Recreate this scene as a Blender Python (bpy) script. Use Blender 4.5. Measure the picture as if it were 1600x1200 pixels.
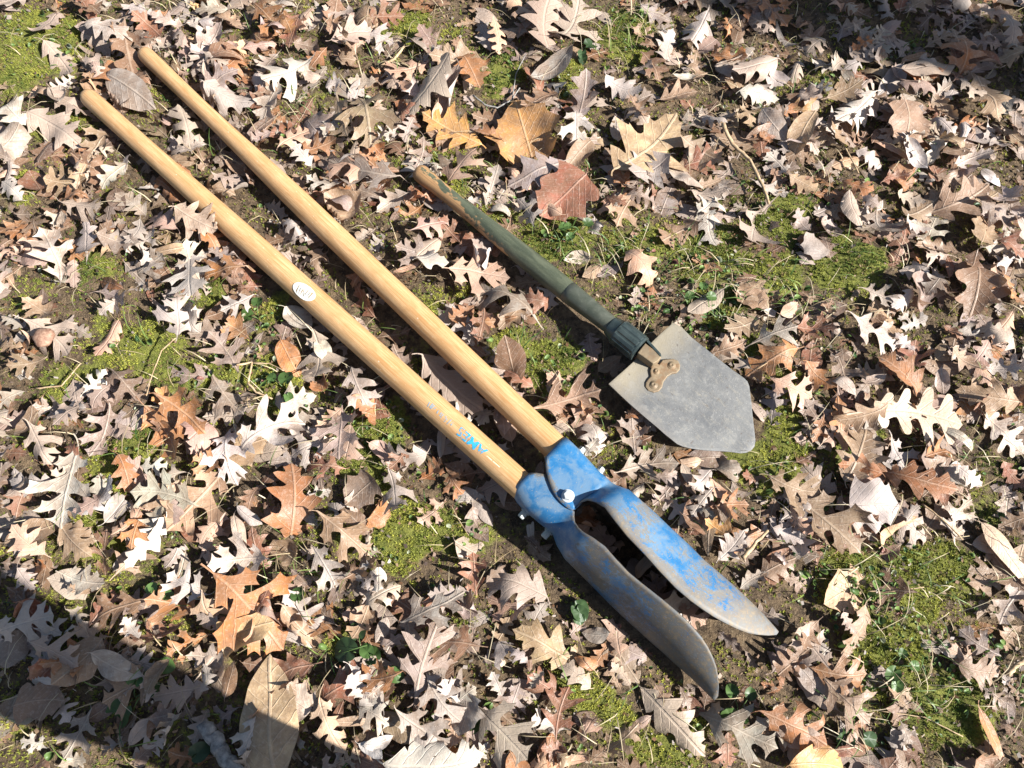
import bpy, bmesh, math, random
import numpy as np
from mathutils import Vector, Matrix, noise as mnoise
from mathutils.geometry import delaunay_2d_cdt

random.seed(7); rng = np.random.default_rng(11)
R = math.radians
scene = bpy.context.scene
for o in list(bpy.data.objects): bpy.data.objects.remove(o)
COL = scene.collection

# ------------------------------------------------------------------ camera, sky, sun, exposure
PITCH = R(70.0); CAM_H = 1.25; FPX = 1200.0            # focal length in pixels of the 1600 px wide photograph
CAM = Vector((0, -CAM_H / math.tan(PITCH), CAM_H))      # optical axis meets the ground at the origin
cd = bpy.data.cameras.new('camera'); cam = bpy.data.objects.new('camera', cd); COL.objects.link(cam)
cam.location = CAM; cam.rotation_euler = (R(90) - PITCH, 0, 0)
cd.sensor_width = 36; cd.lens = 36 * FPX / 1600; cd.clip_start = .02; cd.clip_end = 400
scene.camera = cam

SUN_EL = R(36); LIGHT = Vector((-.935, .355, 0)).normalized()       # horizontal direction the light travels
world = bpy.data.worlds.new('World'); scene.world = world; world.use_nodes = True
wn = world.node_tree.nodes; wl = world.node_tree.links
sky = wn.new('ShaderNodeTexSky'); sky.sky_type = 'NISHITA'; sky.sun_disc = False
sky.sun_elevation = SUN_EL
sky.sun_rotation = math.atan2(-LIGHT.x, -LIGHT.y)
wl.new(sky.outputs[0], wn['Background'].inputs[0]); wn['Background'].inputs[1].default_value = .050
sd = bpy.data.lights.new('sun', 'SUN'); sd.energy = 5.0; sd.angle = R(.53); sd.color = (1, .975, .93)
sun = bpy.data.objects.new('sun', sd); COL.objects.link(sun)
ldir = Vector((LIGHT.x * math.cos(SUN_EL), LIGHT.y * math.cos(SUN_EL), -math.sin(SUN_EL)))
sun.rotation_euler = ldir.to_track_quat('-Z', 'Y').to_euler(); sun.location = (3, -2, 4)
vs = scene.view_settings
vs.view_transform = 'Standard'; vs.look = 'None'; vs.exposure = 1.62; vs.gamma = 1; vs.use_curve_mapping = False

# ------------------------------------------------------------------ helpers
_r = Vector((1, 0, 0)); _f = Vector((0, math.cos(PITCH), -math.sin(PITCH))); _u = Vector((0, math.sin(PITCH), math.cos(PITCH)))
def P(px, py, z=0.0):
    d = _f + _r * ((px - 800) / FPX) + _u * (-(py - 600) / FPX)
    t = (z - CAM.z) / d.z
    return CAM + d * t

def tag(o, label=None, cat=None, group=None, kind=None):
    if label: o['label'] = label
    if cat: o['category'] = cat
    if group: o['group'] = group
    if kind: o['kind'] = kind
    return o
def empty(name, loc):
    o = bpy.data.objects.new(name, None); o.empty_display_size = .02; o.location = loc; COL.objects.link(o); return o
def origin_of(o):
    v = Vector((0, 0, 0))
    while o is not None: v = v + o.location; o = o.parent
    return v
def mesh_obj(name, verts, faces, mat, parent=None, loc=None, smooth=True, uv=None, col=None):
    """verts are WORLD coordinates; the object's origin goes to loc (default: parent's origin)."""
    base = origin_of(parent) if parent else Vector((0, 0, 0))
    here = Vector(loc) if loc is not None else base
    V = np.asarray(verts, dtype=float).reshape(-1, 3) - np.array(here)
    me = bpy.data.meshes.new(name)
    me.from_pydata(V.tolist(), [], [list(f) for f in faces])
    if smooth: me.polygons.foreach_set('use_smooth', [True] * len(me.polygons))
    li = None
    if uv is not None or col is not None:
        li = np.zeros(len(me.loops), dtype=np.int32); me.loops.foreach_get('vertex_index', li)
    if uv is not None:
        l = me.uv_layers.new(name='UVMap'); l.data.foreach_set('uv', np.asarray(uv, dtype=np.float32)[li].ravel())
    if col is not None:
        c = me.color_attributes.new('Col', 'FLOAT_COLOR', 'POINT')
        cc = np.ones((len(V), 4), dtype=np.float32); cc[:, :3] = col
        c.data.foreach_set('color', cc.ravel())
    me.materials.append(mat); me.update()
    o = bpy.data.objects.new(name, me); COL.objects.link(o)
    o.location = here - base
    if parent: o.parent = parent
    return o
def big_mesh(name, V, F, mat, col=None, uv=None, smooth=True):
    """fast path: F is an (n,3) or (n,4) int array"""
    V = np.asarray(V, dtype=np.float32); F = np.asarray(F, dtype=np.int32); k = F.shape[1]
    me = bpy.data.meshes.new(name)
    me.vertices.add(len(V)); me.vertices.foreach_set('co', V.ravel())
    me.loops.add(F.size); me.loops.foreach_set('vertex_index', F.ravel())
    me.polygons.add(len(F)); me.polygons.foreach_set('loop_start', np.arange(0, F.size, k, dtype=np.int32))
    me.polygons.foreach_set('use_smooth', [smooth] * len(F))
    me.update(calc_edges=True); me.validate()
    if uv is not None:
        l = me.uv_layers.new(name='UVMap'); l.data.foreach_set('uv', np.asarray(uv, dtype=np.float32)[F.ravel()].ravel())
    if col is not None:
        c = me.color_attributes.new('Col', 'FLOAT_COLOR', 'POINT')
        cc = np.ones((len(V), 4), dtype=np.float32); cc[:, :3] = col
        c.data.foreach_set('color', cc.ravel())
    me.materials.append(mat)
    o = bpy.data.objects.new(name, me); COL.objects.link(o); return o

class N:
    """tiny node-tree builder"""
    def __init__(s, name):
        s.m = bpy.data.materials.new(name); s.m.use_nodes = True; s.t = s.m.node_tree; s.t.nodes.clear()
        s.out = s.t.nodes.new('ShaderNodeOutputMaterial')
    def n(s, typ, **kw):
        x = s.t.nodes.new(typ)
        for k, v in kw.items():
            if k.startswith('i_'): x.inputs[k[2:].replace('_', ' ')].default_value = v
            else: setattr(x, k, v)
        return x
    def l(s, a, b): s.t.links.new(a, b)
    def math(s, op, a, b=None, c=None, clamp=False):
        x = s.t.nodes.new('ShaderNodeMath'); x.operation = op; x.use_clamp = clamp
        for i, v in enumerate((a, b, c)):
            if v is None: continue
            if isinstance(v, (int, float)): x.inputs[i].default_value = v
            else: s.l(v, x.inputs[i])
        return x.outputs[0]
    def mix(s, f, a, b, blend='MIX'):
        x = s.t.nodes.new('ShaderNodeMix'); x.data_type = 'RGBA'; x.blend_type = blend
        for i, v in ((0, f), (6, a), (7, b)):
            if isinstance(v, (int, float)): x.inputs[i].default_value = v
            elif isinstance(v, tuple): x.inputs[i].default_value = (*v, 1) if len(v) == 3 else v
            else: s.l(v, x.inputs[i])
        return x.outputs[2]
    def noise(s, vec, scale, detail=4, rough=.55, dist=0, out=0):
        x = s.t.nodes.new('ShaderNodeTexNoise'); x.inputs['Scale'].default_value = scale
        x.inputs['Detail'].default_value = detail; x.inputs['Roughness'].default_value = rough; x.inputs['Distortion'].default_value = dist
        if vec is not None: s.l(vec, x.inputs['Vector'])
        return x.outputs[out]
    def ramp(s, f, lo, hi, a=0., b=1.):
        x = s.t.nodes.new('ShaderNodeMapRange'); x.interpolation_type = 'SMOOTHSTEP'
        s.l(f, x.inputs[0])
        for i, v in ((1, lo), (2, hi), (3, a), (4, b)): x.inputs[i].default_value = v
        return x.outputs[0]
    def scale(s, vec, xyz):
        x = s.t.nodes.new('ShaderNodeMapping'); s.l(vec, x.inputs[0]); x.inputs['Scale'].default_value = xyz; return x.outputs[0]
    def bump(s, h, strength, dist, normal=None):
        x = s.t.nodes.new('ShaderNodeBump'); x.inputs['Strength'].default_value = strength; x.inputs['Distance'].default_value = dist
        s.l(h, x.inputs['Height'])
        if normal is not None: s.l(normal, x.inputs['Normal'])
        return x.outputs[0]
    def bsdf(s, color, rough=.6, metal=0., spec=.4, normal=None):
        x = s.t.nodes.new('ShaderNodeBsdfPrincipled')
        for k, v in (('Base Color', color), ('Roughness', rough), ('Metallic', metal), ('Specular IOR Level', spec)):
            if isinstance(v, (int, float)): x.inputs[k].default_value = v
            elif isinstance(v, tuple): x.inputs[k].default_value = (*v, 1)
            else: s.l(v, x.inputs[k])
        if normal is not None: s.l(normal, x.inputs['Normal'])
        return x.outputs[0]
    def done(s, sh): s.l(sh, s.out.inputs[0]); return s.m
    def obj(s): return s.n('ShaderNodeTexCoord').outputs['Object']
    def uv(s): return s.n('ShaderNodeTexCoord').outputs['UV']
    def geo(s, k='Position'): return s.n('ShaderNodeNewGeometry').outputs[k]

# ------------------------------------------------------------------ materials
def mat_leaf(name, from_attr):
    b = N(name)
    if from_attr:
        base = b.n('ShaderNodeAttribute', attribute_name='Col').outputs['Color']
    else:
        base = b.n('ShaderNodeObjectInfo').outputs['Color']
    uv = b.uv(); pos = b.geo()
    sx = b.n('ShaderNodeSeparateXYZ'); b.l(uv, sx.inputs[0])
    x, y = sx.outputs[0], sx.outputs[1]
    ay = b.math('ABSOLUTE', y)
    rib = b.ramp(ay, .006, .020, 1, 0)
    w = b.noise(uv, 6, 2)
    ph = b.math('ADD', b.math('MULTIPLY', b.math('SUBTRACT', x, b.math('MULTIPLY', ay, .95)), 7.5), b.math('MULTIPLY', w, .5))
    fr = b.math('ABSOLUTE', b.math('SUBTRACT', b.math('FRACT', ph), .5))
    vein = b.ramp(fr, .02, .075, 1, 0)
    vein = b.math('MULTIPLY', vein, .55)
    v = b.math('MAXIMUM', rib, vein)
    n1 = b.noise(pos, 38, 5, .6, .4); n2 = b.noise(pos, 190, 4, .65); n3 = b.noise(pos, 700, 2, .6)
    c = b.mix(b.ramp(n1, .35, .7), b.mix(.75, base, (.19, .12, .075)), base)
    c = b.mix(b.ramp(n1, .42, .60, .15, 0), c, base)
    n4 = b.noise(pos, 17, 4, .6, .8)
    c = b.mix(b.ramp(n4, .52, .66, 0, .55), c, b.mix(.6, base, (.13, .075, .045)))
    c = b.mix(b.ramp(n2, .5, .75, 0, .35), c, b.mix(.5, base, (.75, .68, .6)))
    c = b.mix(b.ramp(n2, .25, .4, .5, 0), c, (.10, .06, .04))
    c = b.mix(b.ramp(n3, .66, .74, 0, .5), c, (.07, .045, .03))
    c = b.mix(b.math('MULTIPLY', v, .38), c, b.mix(.5, base, (.62, .5, .38)))
    back = b.geo('Backfacing')
    c = b.mix(b.math('MULTIPLY', back, .45), c, b.mix(.55, base, (.62, .56, .5)))
    hgt = b.math('ADD', b.math('MULTIPLY', v, 1.8), b.math('MULTIPLY', n2, 1.5))
    nor = b.bump(hgt, .55, .0012)
    p = b.bsdf(c, b.ramp(n1, .3, .7, .42, .68), 0, .42, nor)
    tr = b.n('ShaderNodeBsdfTranslucent'); b.l(b.mix(.35, c, (.45, .2, .05)), tr.inputs[0]); b.l(nor, tr.inputs['Normal'])
    ms = b.n('ShaderNodeMixShader'); ms.inputs[0].default_value = .16
    b.l(p, ms.inputs[1]); b.l(tr.outputs[0], ms.inputs[2])
    return b.done(ms.outputs[0])
M_LEAF = mat_leaf('dry_leaf', False); M_LITTER = mat_leaf('dry_leaf_litter', True)

def mat_green(name, rough, trans, sat=.5):
    b = N(name); base = b.n('ShaderNodeAttribute', attribute_name='Col').outputs['Color']
    n = b.noise(b.geo(), 120, 3)
    c = b.mix(b.ramp(n, .3, .7, 0, .4), base, b.mix(.5, base, (.02, .03, .01)))
    p = b.bsdf(c, rough, 0, .35)
    tr = b.n('ShaderNodeBsdfTranslucent'); b.l(c, tr.inputs[0])
    ms = b.n('ShaderNodeMixShader'); ms.inputs[0].default_value = trans
    b.l(p, ms.inputs[1]); b.l(tr.outputs[0], ms.inputs[2])
    return b.done(ms.outputs[0])
M_MOSS = mat_green('moss', .8, .3); M_GRASS = mat_green('grass', .5, .25); M_WEED = mat_green('weed_leaf', .45, .22)

def mat_ground():
    b = N('soil'); pos = b.geo()
    mossf = b.n('ShaderNodeAttribute', attribute_name='Col').outputs['Color']
    sp = b.n('ShaderNodeSeparateColor'); b.l(mossf, sp.inputs[0]); mf = sp.outputs[0]
    n1 = b.noise(pos, 9, 5); n2 = b.noise(pos, 70, 6, .7); n3 = b.noise(pos, 330, 4, .7)
    soil = b.mix(b.ramp(n2, .3, .7), (.035, .024, .016), (.15, .105, .062))
    soil = b.mix(b.ramp(n3, .55, .7, 0, .6), soil, (.26, .20, .125))
    moss = b.mix(b.ramp(n2, .3, .7), (.06, .07, .014), (.17, .175, .035))
    moss = b.mix(b.ramp(n3, .5, .75), moss, (.15, .14, .05))
    f = b.math('ADD', mf, b.math('MULTIPLY', b.math('SUBTRACT', n2, .5), .9))
    c = b.mix(b.ramp(f, .28, .52), soil, moss)
    # away from the tools, where leaves are no longer told apart: litter tones
    far = b.n('ShaderNodeVectorMath', operation='LENGTH'); b.l(pos, far.inputs[0])
    vo = b.n('ShaderNodeTexVoronoi'); vo.inputs['Scale'].default_value = 14; b.l(pos, vo.inputs['Vector'])
    sc = b.n('ShaderNodeSeparateColor'); b.l(vo.outputs['Color'], sc.inputs[0])
    lit = b.mix(sc.outputs[0], (.16, .09, .05), (.36, .29, .23))
    c = b.mix(b.ramp(far.outputs['Value'], 2.0, 3.2), c, lit)
    h = b.math('ADD', n2, b.math('MULTIPLY', n3, .5))
    return b.done(b.bsdf(c, .9, 0, .2, b.bump(h, .9, .008)))
M_SOIL = mat_ground()

def mat_wood(name, worn_paint=False):
    b = N(name); uv = b.uv()
    g1 = b.noise(b.scale(uv, (2.2, 3.5, 1)), 6, 5, .6, .6)
    g2 = b.noise(b.scale(uv, (26, 2.2, 1)), 5, 4, .6, .2)
    g3 = b.noise(b.scale(uv, (9, 9, 1)), 30, 3)
    c = b.mix(b.ramp(g1, .3, .7), (.40, .235, .105), (.52, .335, .17))
    c = b.mix(b.ramp(g2, .46, .62, 0, .8), c, (.33, .165, .055))
    g5 = b.noise(b.scale(uv, (60, 1.6, 1)), 5, 3, .6, .15)
    c = b.mix(b.ramp(g5, .56, .66, 0, .45), c, (.26, .125, .045))
    sv = b.n('ShaderNodeSeparateXYZ'); b.l(uv, sv.inputs[0])
    c = b.mix(b.ramp(sv.outputs[1], .0, .30, .30, 0), c, (.30, .175, .085))
    c = b.mix(b.ramp(g2, .3, .42, .30, 0), c, (.70, .47, .22))
    st = b.noise(b.scale(uv, (3, 1.5, 1)), 4, 4)
    c = b.mix(b.ramp(st, .50, .72, 0, .55), c, (.38, .20, .075))
    sp = b.noise(b.scale(uv, (5, 14, 1)), 9, 4, .7)
    c = b.mix(b.ramp(sp, .70, .76, 0, .7), c, (.16, .09, .045))
    c = b.mix(b.ramp(b.noise(b.scale(uv, (6, 18, 1)), 7, 3), .68, .73, 0, .6), c, (.70, .62, .50))
    rough = .45
    if worn_paint:
        w = b.noise(b.scale(uv, (2.0, 10, 1)), 3.2, 6, .65, .3)
        sx = b.n('ShaderNodeSeparateXYZ'); b.l(uv, sx.inputs[0])
        u, v = sx.outputs[0], sx.outputs[1]
        # paint rubbed off towards the butt end and along the side of the grip
        keep = b.math('ADD', w, b.math('MULTIPLY', b.math('SUBTRACT', v, .10), 1.4))
        side = b.math('MULTIPLY', b.ramp(u, .50, .36), -.20)
        keep = b.math('ADD', keep, side)
        wood = b.mix(b.ramp(g2, .4, .7), (.33, .19, .085), (.17, .10, .05))
        paint = b.mix(b.ramp(g1, .3, .7), (.038, .046, .028), (.075, .083, .052))
        paint = b.mix(b.ramp(g3, .60, .72, 0, .55), paint, (.21, .23, .19))
        c = b.mix(b.ramp(keep, .40, .46), wood, paint)
        rough = .5
    h = b.math('ADD', g2, b.math('MULTIPLY', g3, .4))
    return b.done(b.bsdf(c, rough, 0, .4, b.bump(h, .22, .0008)))
M_WOOD = mat_wood('varnished_ash'); M_GREENWOOD = mat_wood('worn_green_painted_wood', True)

def mat_blue(name, bias, steel0, steel1, mud0, mud1, blue0, blue1):
    b = N(name); pos = b.obj(); uv = b.uv()
    sx = b.n('ShaderNodeSeparateXYZ'); b.l(uv, sx.inputs[0]); s = sx.outputs[0]; u = sx.outputs[1]
    n1 = b.noise(pos, 26, 6, .65, .5); n2 = b.noise(pos, 120, 5, .7); n3 = b.noise(pos, 420, 3, .6)
    blue = b.mix(b.ramp(n1, .3, .7), blue0, blue1)
    blue = b.mix(b.ramp(n2, .50, .8, 0, .5), blue, (.10, .22, .34))
    blue = b.mix(b.ramp(n1, .42, .58, .0, .35), blue, (.20, .21, .20))
    steel = b.mix(b.ramp(n2, .3, .7), steel0, steel1)
    mud = b.mix(b.ramp(n1, .3, .7), mud0, mud1)
    # wear grows along the blade (s: 0 at the socket, 1 at the point) and at its edges
    edge = b.ramp(b.math('ABSOLUTE', u), .82, 1.0)
    wear = b.math('ADD', b.math('ADD', b.math('MULTIPLY', n1, .38), b.math('MULTIPLY', n2, .40)), b.math('MULTIPLY', n3, .22))
    wear = b.math('ADD', wear, b.ramp(s, .25, 1.0, -.10, .12))
    wear = b.math('ADD', wear, b.math('MULTIPLY', b.ramp(s, .78, 1.0), .16))
    wear = b.math('ADD', wear, b.math('MULTIPLY', edge, .17))
    neck = b.math('MULTIPLY', b.ramp(s, .28, .38), b.ramp(s, .50, .40))
    wear = b.math('ADD', wear, b.math('MULTIPLY', neck, .11))
    wear = b.math('ADD', wear, b.ramp(s, .22, .42, 0, bias))
    wear = b.math('ADD', wear, b.math('MULTIPLY', b.math('SUBTRACT', b.noise(b.scale(uv, (2.5, 9, 1)), 6, 5, .7), .5), .30))
    fm = b.ramp(wear, .475, .555, 0, .90)
    c = b.mix(fm, blue, b.mix(b.ramp(n2, .35, .6), mud, steel))
    c = b.mix(b.ramp(n3, .64, .70, 0, .7), c, (.30, .24, .16))
    c = b.mix(b.math('MULTIPLY', b.ramp(b.noise(b.scale(uv, (3, 26, 1)), 7, 4, .7), .60, .66), b.ramp(s, .30, .5)), c, (.20, .15, .09))
    c = b.mix(b.math('MULTIPLY', b.ramp(n3, .68, .73), b.ramp(s, .3, .8)), c, (.22, .10, .03))
    rough = b.math('ADD', b.math('MULTIPLY', fm, .3), .36)
    nor = b.bump(b.math('ADD', b.math('MULTIPLY', fm, -1), b.math('MULTIPLY', n3, .7)), .3, .0006)
    return b.done(b.bsdf(c, rough, 0, .45, nor))
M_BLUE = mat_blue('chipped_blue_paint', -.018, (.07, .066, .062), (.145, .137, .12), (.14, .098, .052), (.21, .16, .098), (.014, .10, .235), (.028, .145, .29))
M_BLUESHADED = mat_blue('worn_shaded_blue_paint', .045, (.045, .047, .047), (.095, .092, .085), (.105, .073, .038), (.165, .12, .066), (.013, .08, .185), (.024, .11, .22))  # same paint with more wear, all tones darkened as shade away from the sun

def mat_inner():
    b = N('muddy_shaded_inner_steel'); n1 = b.noise(b.obj(), 60, 5, .6); n2 = b.noise(b.obj(), 300, 4, .7)
    c = b.mix(b.ramp(n1, .3, .7), (.045, .035, .025), (.13, .10, .07))  # mud-brown steel, darkened further to paint in the shade between the blades
    return b.done(b.bsdf(c, .75, 0, .3, b.bump(n2, .3, .001)))
M_INNER = mat_inner()
def mat_metal(name, c0, c1, rough=.45, metal=.7, rust=None, sc=1.):
    b = N(name); pos = b.obj()
    n1 = b.noise(pos, 30 * sc, 6, .65, .3); n2 = b.noise(pos, 240 * sc, 4, .7)
    c = b.mix(b.ramp(n1, .3, .7), c0, c1)
    c = b.mix(b.ramp(n2, .55, .75, 0, .45), c, tuple(min(1, k * 1.7) for k in c1))
    if rust: c = b.mix(b.ramp(b.noise(pos, 55 * sc, 5, .7), .48, .64, 0, .85), c, rust)
    return b.done(b.bsdf(c, b.ramp(n1, .3, .7, rough - .08, rough + .15), metal, .4, b.bump(b.math('ADD', n1, n2), .15, .0008)))
M_ZINC = mat_metal('zinc_bolt', (.45, .47, .48), (.62, .64, .65), .42, .55)
M_NUT = mat_metal('dull_zinc_nut', (.22, .24, .23), (.34, .36, .34), .5, .5)
M_GUN = mat_metal('worn_green_black_enamel', (.022, .032, .031), (.05, .066, .064), .24, .3)
M_TUBE = mat_metal('olive_grey_enamel', (.045, .052, .038), (.085, .09, .07), .45, .15)
M_HINGE = mat_metal('dusty_rusty_steel', (.11, .08, .048), (.20, .15, .09), .6, .15, (.14, .078, .036))

def mat_blade():
    b = N('dusty_grey_steel'); pos = b.obj(); uv = b.uv()
    n1 = b.noise(pos, 14, 5, .6, .4); n2 = b.noise(pos, 75, 6, .7, .5); n3 = b.noise(pos, 420, 4, .75)
    st = b.noise(b.scale(uv, (3, 60, 1)), 3, 4, .6)
    c = b.mix(b.ramp(n1, .3, .7), (.055, .058, .062), (.115, .115, .112))
    c = b.mix(b.ramp(n2, .5, .72, 0, .6), c, (.20, .195, .18))
    c = b.mix(b.ramp(n2, .28, .42, .65, 0), c, (.075, .078, .08))
    c = b.mix(b.ramp(st, .55, .75, 0, .25), c, (.08, .085, .09))
    c = b.mix(b.ramp(n3, .6, .7, 0, .55), c, (.36, .345, .30))
    c = b.mix(b.ramp(n3, .28, .36, .55, 0), c, (.05, .05, .05))
    sx = b.n('ShaderNodeSeparateXYZ'); b.l(uv, sx.inputs[0])
    mud = b.ramp(b.math('ADD', sx.outputs[0], b.math('MULTIPLY', b.math('SUBTRACT', n2, .5), .25)), .30, .02)
    c = b.mix(b.math('MULTIPLY', mud, .6), c, (.30, .25, .165))
    soil = b.noise(b.scale(uv, (5, 6, 1)), 2.2, 6, .7, .8)
    c = b.mix(b.ramp(soil, .50, .72, 0, .45), c, (.20, .18, .14))
    c = b.mix(b.ramp(b.noise(pos, 160, 3, .6), .64, .70, 0, .7), c, (.07, .055, .045))
    scr = b.noise(b.scale(uv, (2, 150, 1)), 2, 3, .6, .1)
    c = b.mix(b.ramp(scr, .62, .70, 0, .22), c, (.30, .30, .29))
    rim = b.ramp(b.math('ADD', b.math('ABSOLUTE', sx.outputs[1]), b.math('MULTIPLY', b.math('SUBTRACT', n2, .5), .3)), .78, .98, 0, .5)
    c = b.mix(rim, c, (.13, .115, .10))
    return b.done(b.bsdf(c, b.ramp(n2, .3, .7, .45, .7), .12, .4, b.bump(b.math('ADD', n2, n3), .3, .001)))
M_BLADE = mat_blade()

def mat_print(name, col, thr):
    b = N(name); n = b.noise(b.geo(), 330, 4, .7)
    n2 = b.noise(b.geo(), 60, 3)
    p = b.bsdf(col, .5, 0, .4)
    tr = b.n('ShaderNodeBsdfTransparent')
    ms = b.n('ShaderNodeMixShader')
    b.l(b.ramp(b.math('ADD', b.math('MULTIPLY', n, .6), b.math('MULTIPLY', n2, .4)), thr, thr + .05, 1, 0), ms.inputs[0])
    b.l(tr.outputs[0], ms.inputs[1]); b.l(p, ms.inputs[2])
    return b.done(ms.outputs[0])
M_INK = mat_print('worn_cyan_ink', (.03, .30, .53), .515)
M_INKGREY = mat_print('rubbed_blue_grey_ink', (.20, .30, .38), .50)
M_INKFAINT = mat_print('faint_grey_print', (.58, .58, .53), .50)
M_INKGOLD = mat_print('faint_pale_scuff', (.72, .55, .36), .50)
def mat_plain(name, c0, c1, scale=60, rough=.6):
    b = N(name); n = b.noise(b.obj(), scale, 5, .65)
    return b.done(b.bsdf(b.mix(b.ramp(n, .3, .7), c0, c1), rough, 0, .35, b.bump(n, .3, .001)))
M_STICKER = mat_plain('paper_sticker', (.50, .49, .42), (.66, .65, .58), 90, .5)
M_TWIG = mat_plain('tan_twig_bark', (.20, .13, .07), (.42, .31, .19), 120, .8)
M_GREYTWIG = mat_plain('grey_weathered_stick', (.10, .095, .09), (.28, .265, .24), 90, .85)
M_BARK = mat_plain('grey_brown_bark', (.09, .07, .05), (.22, .18, .14), 25, .9)
M_NUTCAP = mat_plain('brown_nut_husk', (.14, .07, .045), (.30, .19, .13), 150, .7)
M_DENIM = mat_plain('blue_denim', (.03, .05, .10), (.06, .09, .16), 300, .85)
M_JACKET = mat_plain('dark_green_jacket_cloth', (.03, .045, .03), (.06, .075, .05), 200, .85)
M_SKIN = mat_plain('skin', (.45, .27, .19), (.55, .35, .25), 80, .5)
M_HAIR = mat_plain('brown_hair', (.03, .018, .01), (.07, .045, .025), 300, .6)
M_BOOT = mat_plain('brown_boot_leather', (.05, .03, .018), (.10, .06, .035), 90, .6)

# ------------------------------------------------------------------ ground
# moss cushions and open turf, located from the photograph (px, py, rx, ry, strength)
PATCH = [(35,90,55,75,1),(110,45,40,35,.7),(120,190,60,35,.6),(640,40,60,35,.9),(215,545,95,60,1),(110,590,60,40,.9),
 (180,710,50,55,.9),(150,835,60,25,.8),(300,600,70,40,.8),(640,835,120,55,1),(590,700,55,70,.8),(840,555,75,50,1),(1225,340,45,50,1),
 (1320,415,55,40,1),(1240,650,45,60,1),(1195,725,70,35,1),(1115,480,50,35,.9),(785,120,45,35,.9),(885,125,35,35,.8),
 (1490,1110,80,60,.9),(1390,1020,70,60,.9),(1450,900,70,80,.8),(1330,900,60,60,.7),(1010,1160,90,40,.8),(940,1085,60,25,.9),
 (335,465,40,25,.8),(420,600,60,40,.8),(170,420,50,35,.8),(980,60,50,60,.7),(700,275,35,30,.7),(880,370,60,35,.8),
 (1010,385,50,40,.7),(1170,550,35,30,.7),(1100,400,60,40,.8),(770,340,40,30,.6),(1310,290,30,25,.5),(60,470,45,30,.5),
 (520,1010,35,40,.7),(1330,690,40,30,.5),(1050,235,40,30,.5),(1310,120,40,25,.4),(640,560,30,25,.4),(40,1120,40,30,.5),
 (690,480,50,30,.6),(1200,430,70,40,.8),(1545,760,40,60,.5),(1140,1010,25,30,.5),(720,960,30,30,.7),(700,1130,60,30,.4),(30,300,40,30,.5),
 (30,690,40,20,.4),(440,480,25,40,.7),(275,950,30,20,.3),(100,80,40,60,.6)]
_pc = []
for (a, b_, rx, ry, s) in PATCH:
    rx *= .88; ry *= .88; c = P(a, b_); e = P(a + rx, b_); f_ = P(a, b_ - ry)
    _pc.append((c.x, c.y, abs(e.x - c.x), abs(f_.y - c.y), s))
_pc = np.array(_pc)
def vnoise(x, y, sc, seed=0):
    """cheap smooth value noise, vectorised, about -1..1"""
    x = np.asarray(x) * sc + seed * 17.3; y = np.asarray(y) * sc - seed * 9.1
    xi = np.floor(x).astype(np.int64); yi = np.floor(y).astype(np.int64); fx = x - xi; fy = y - yi
    def h(i, j):
        n = (i * 374761393 + j * 668265263 + seed * 1442695) & 0xffffffff
        n = ((n ^ (n >> 13)) * 1274126177) & 0xffffffff
        return ((n ^ (n >> 16)) & 0xffff) / 32767.5 - 1
    fx = fx * fx * (3 - 2 * fx); fy = fy * fy * (3 - 2 * fy)
    return (h(xi, yi) * (1 - fx) + h(xi + 1, yi) * fx) * (1 - fy) + (h(xi, yi + 1) * (1 - fx) + h(xi + 1, yi + 1) * fx) * fy
def moss_at(x, y):
    x = np.asarray(x, dtype=float); y = np.asarray(y, dtype=float)
    wx = x + .03 * vnoise(x, y, 18, 3) + .012 * vnoise(x, y, 55, 6); wy = y + .03 * vnoise(x, y, 18, 4) + .012 * vnoise(x, y, 55, 7)
    m = np.zeros_like(x)
    for (cx, cy, rx, ry, s) in _pc:
        d = ((wx - cx) / rx) ** 2 + ((wy - cy) / ry) ** 2
        m = np.maximum(m, s * np.clip(1.55 - d, 0, 1))
    return m
def ground_z(x, y):
    x = np.asarray(x, dtype=float); y = np.asarray(y, dtype=float)
    fall = 1 / (1 + (np.hypot(x, y) / 4) ** 4)
    z = .006 * vnoise(x, y, 5, 1) + .003 * vnoise(x, y, 17, 2) + .05 * vnoise(x, y, .25, 5) * (1 - fall)
    z = z + np.clip(moss_at(x, y), 0, 1) * fall * (.005 + .004 * vnoise(x, y, 45, 12))
    return z * 1.0

def build_ground():
    c = np.concatenate([-np.geomspace(60, 1.75, 26)[:-1], np.arange(-1.75, 1.751, .0125), np.geomspace(1.75, 60, 26)[1:]])
    X, Y = np.meshgrid(c, c); n = len(c)
    Z = ground_z(X, Y)
    V = np.stack([X.ravel(), Y.ravel(), Z.ravel()], 1)
    i = np.arange(n - 1); I, J = np.meshgrid(i, i); a = (J * n + I).ravel()
    F = np.stack([a, a + 1, a + n + 1, a + n], 1)
    m = moss_at(X.ravel(), Y.ravel()) * .55 + .16 + .22 * vnoise(X.ravel(), Y.ravel(), 9, 8)
    o = big_mesh('ground', V, F, M_SOIL, col=np.stack([m, m, m], 1))
    o['kind'] = 'structure'
build_ground()

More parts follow.
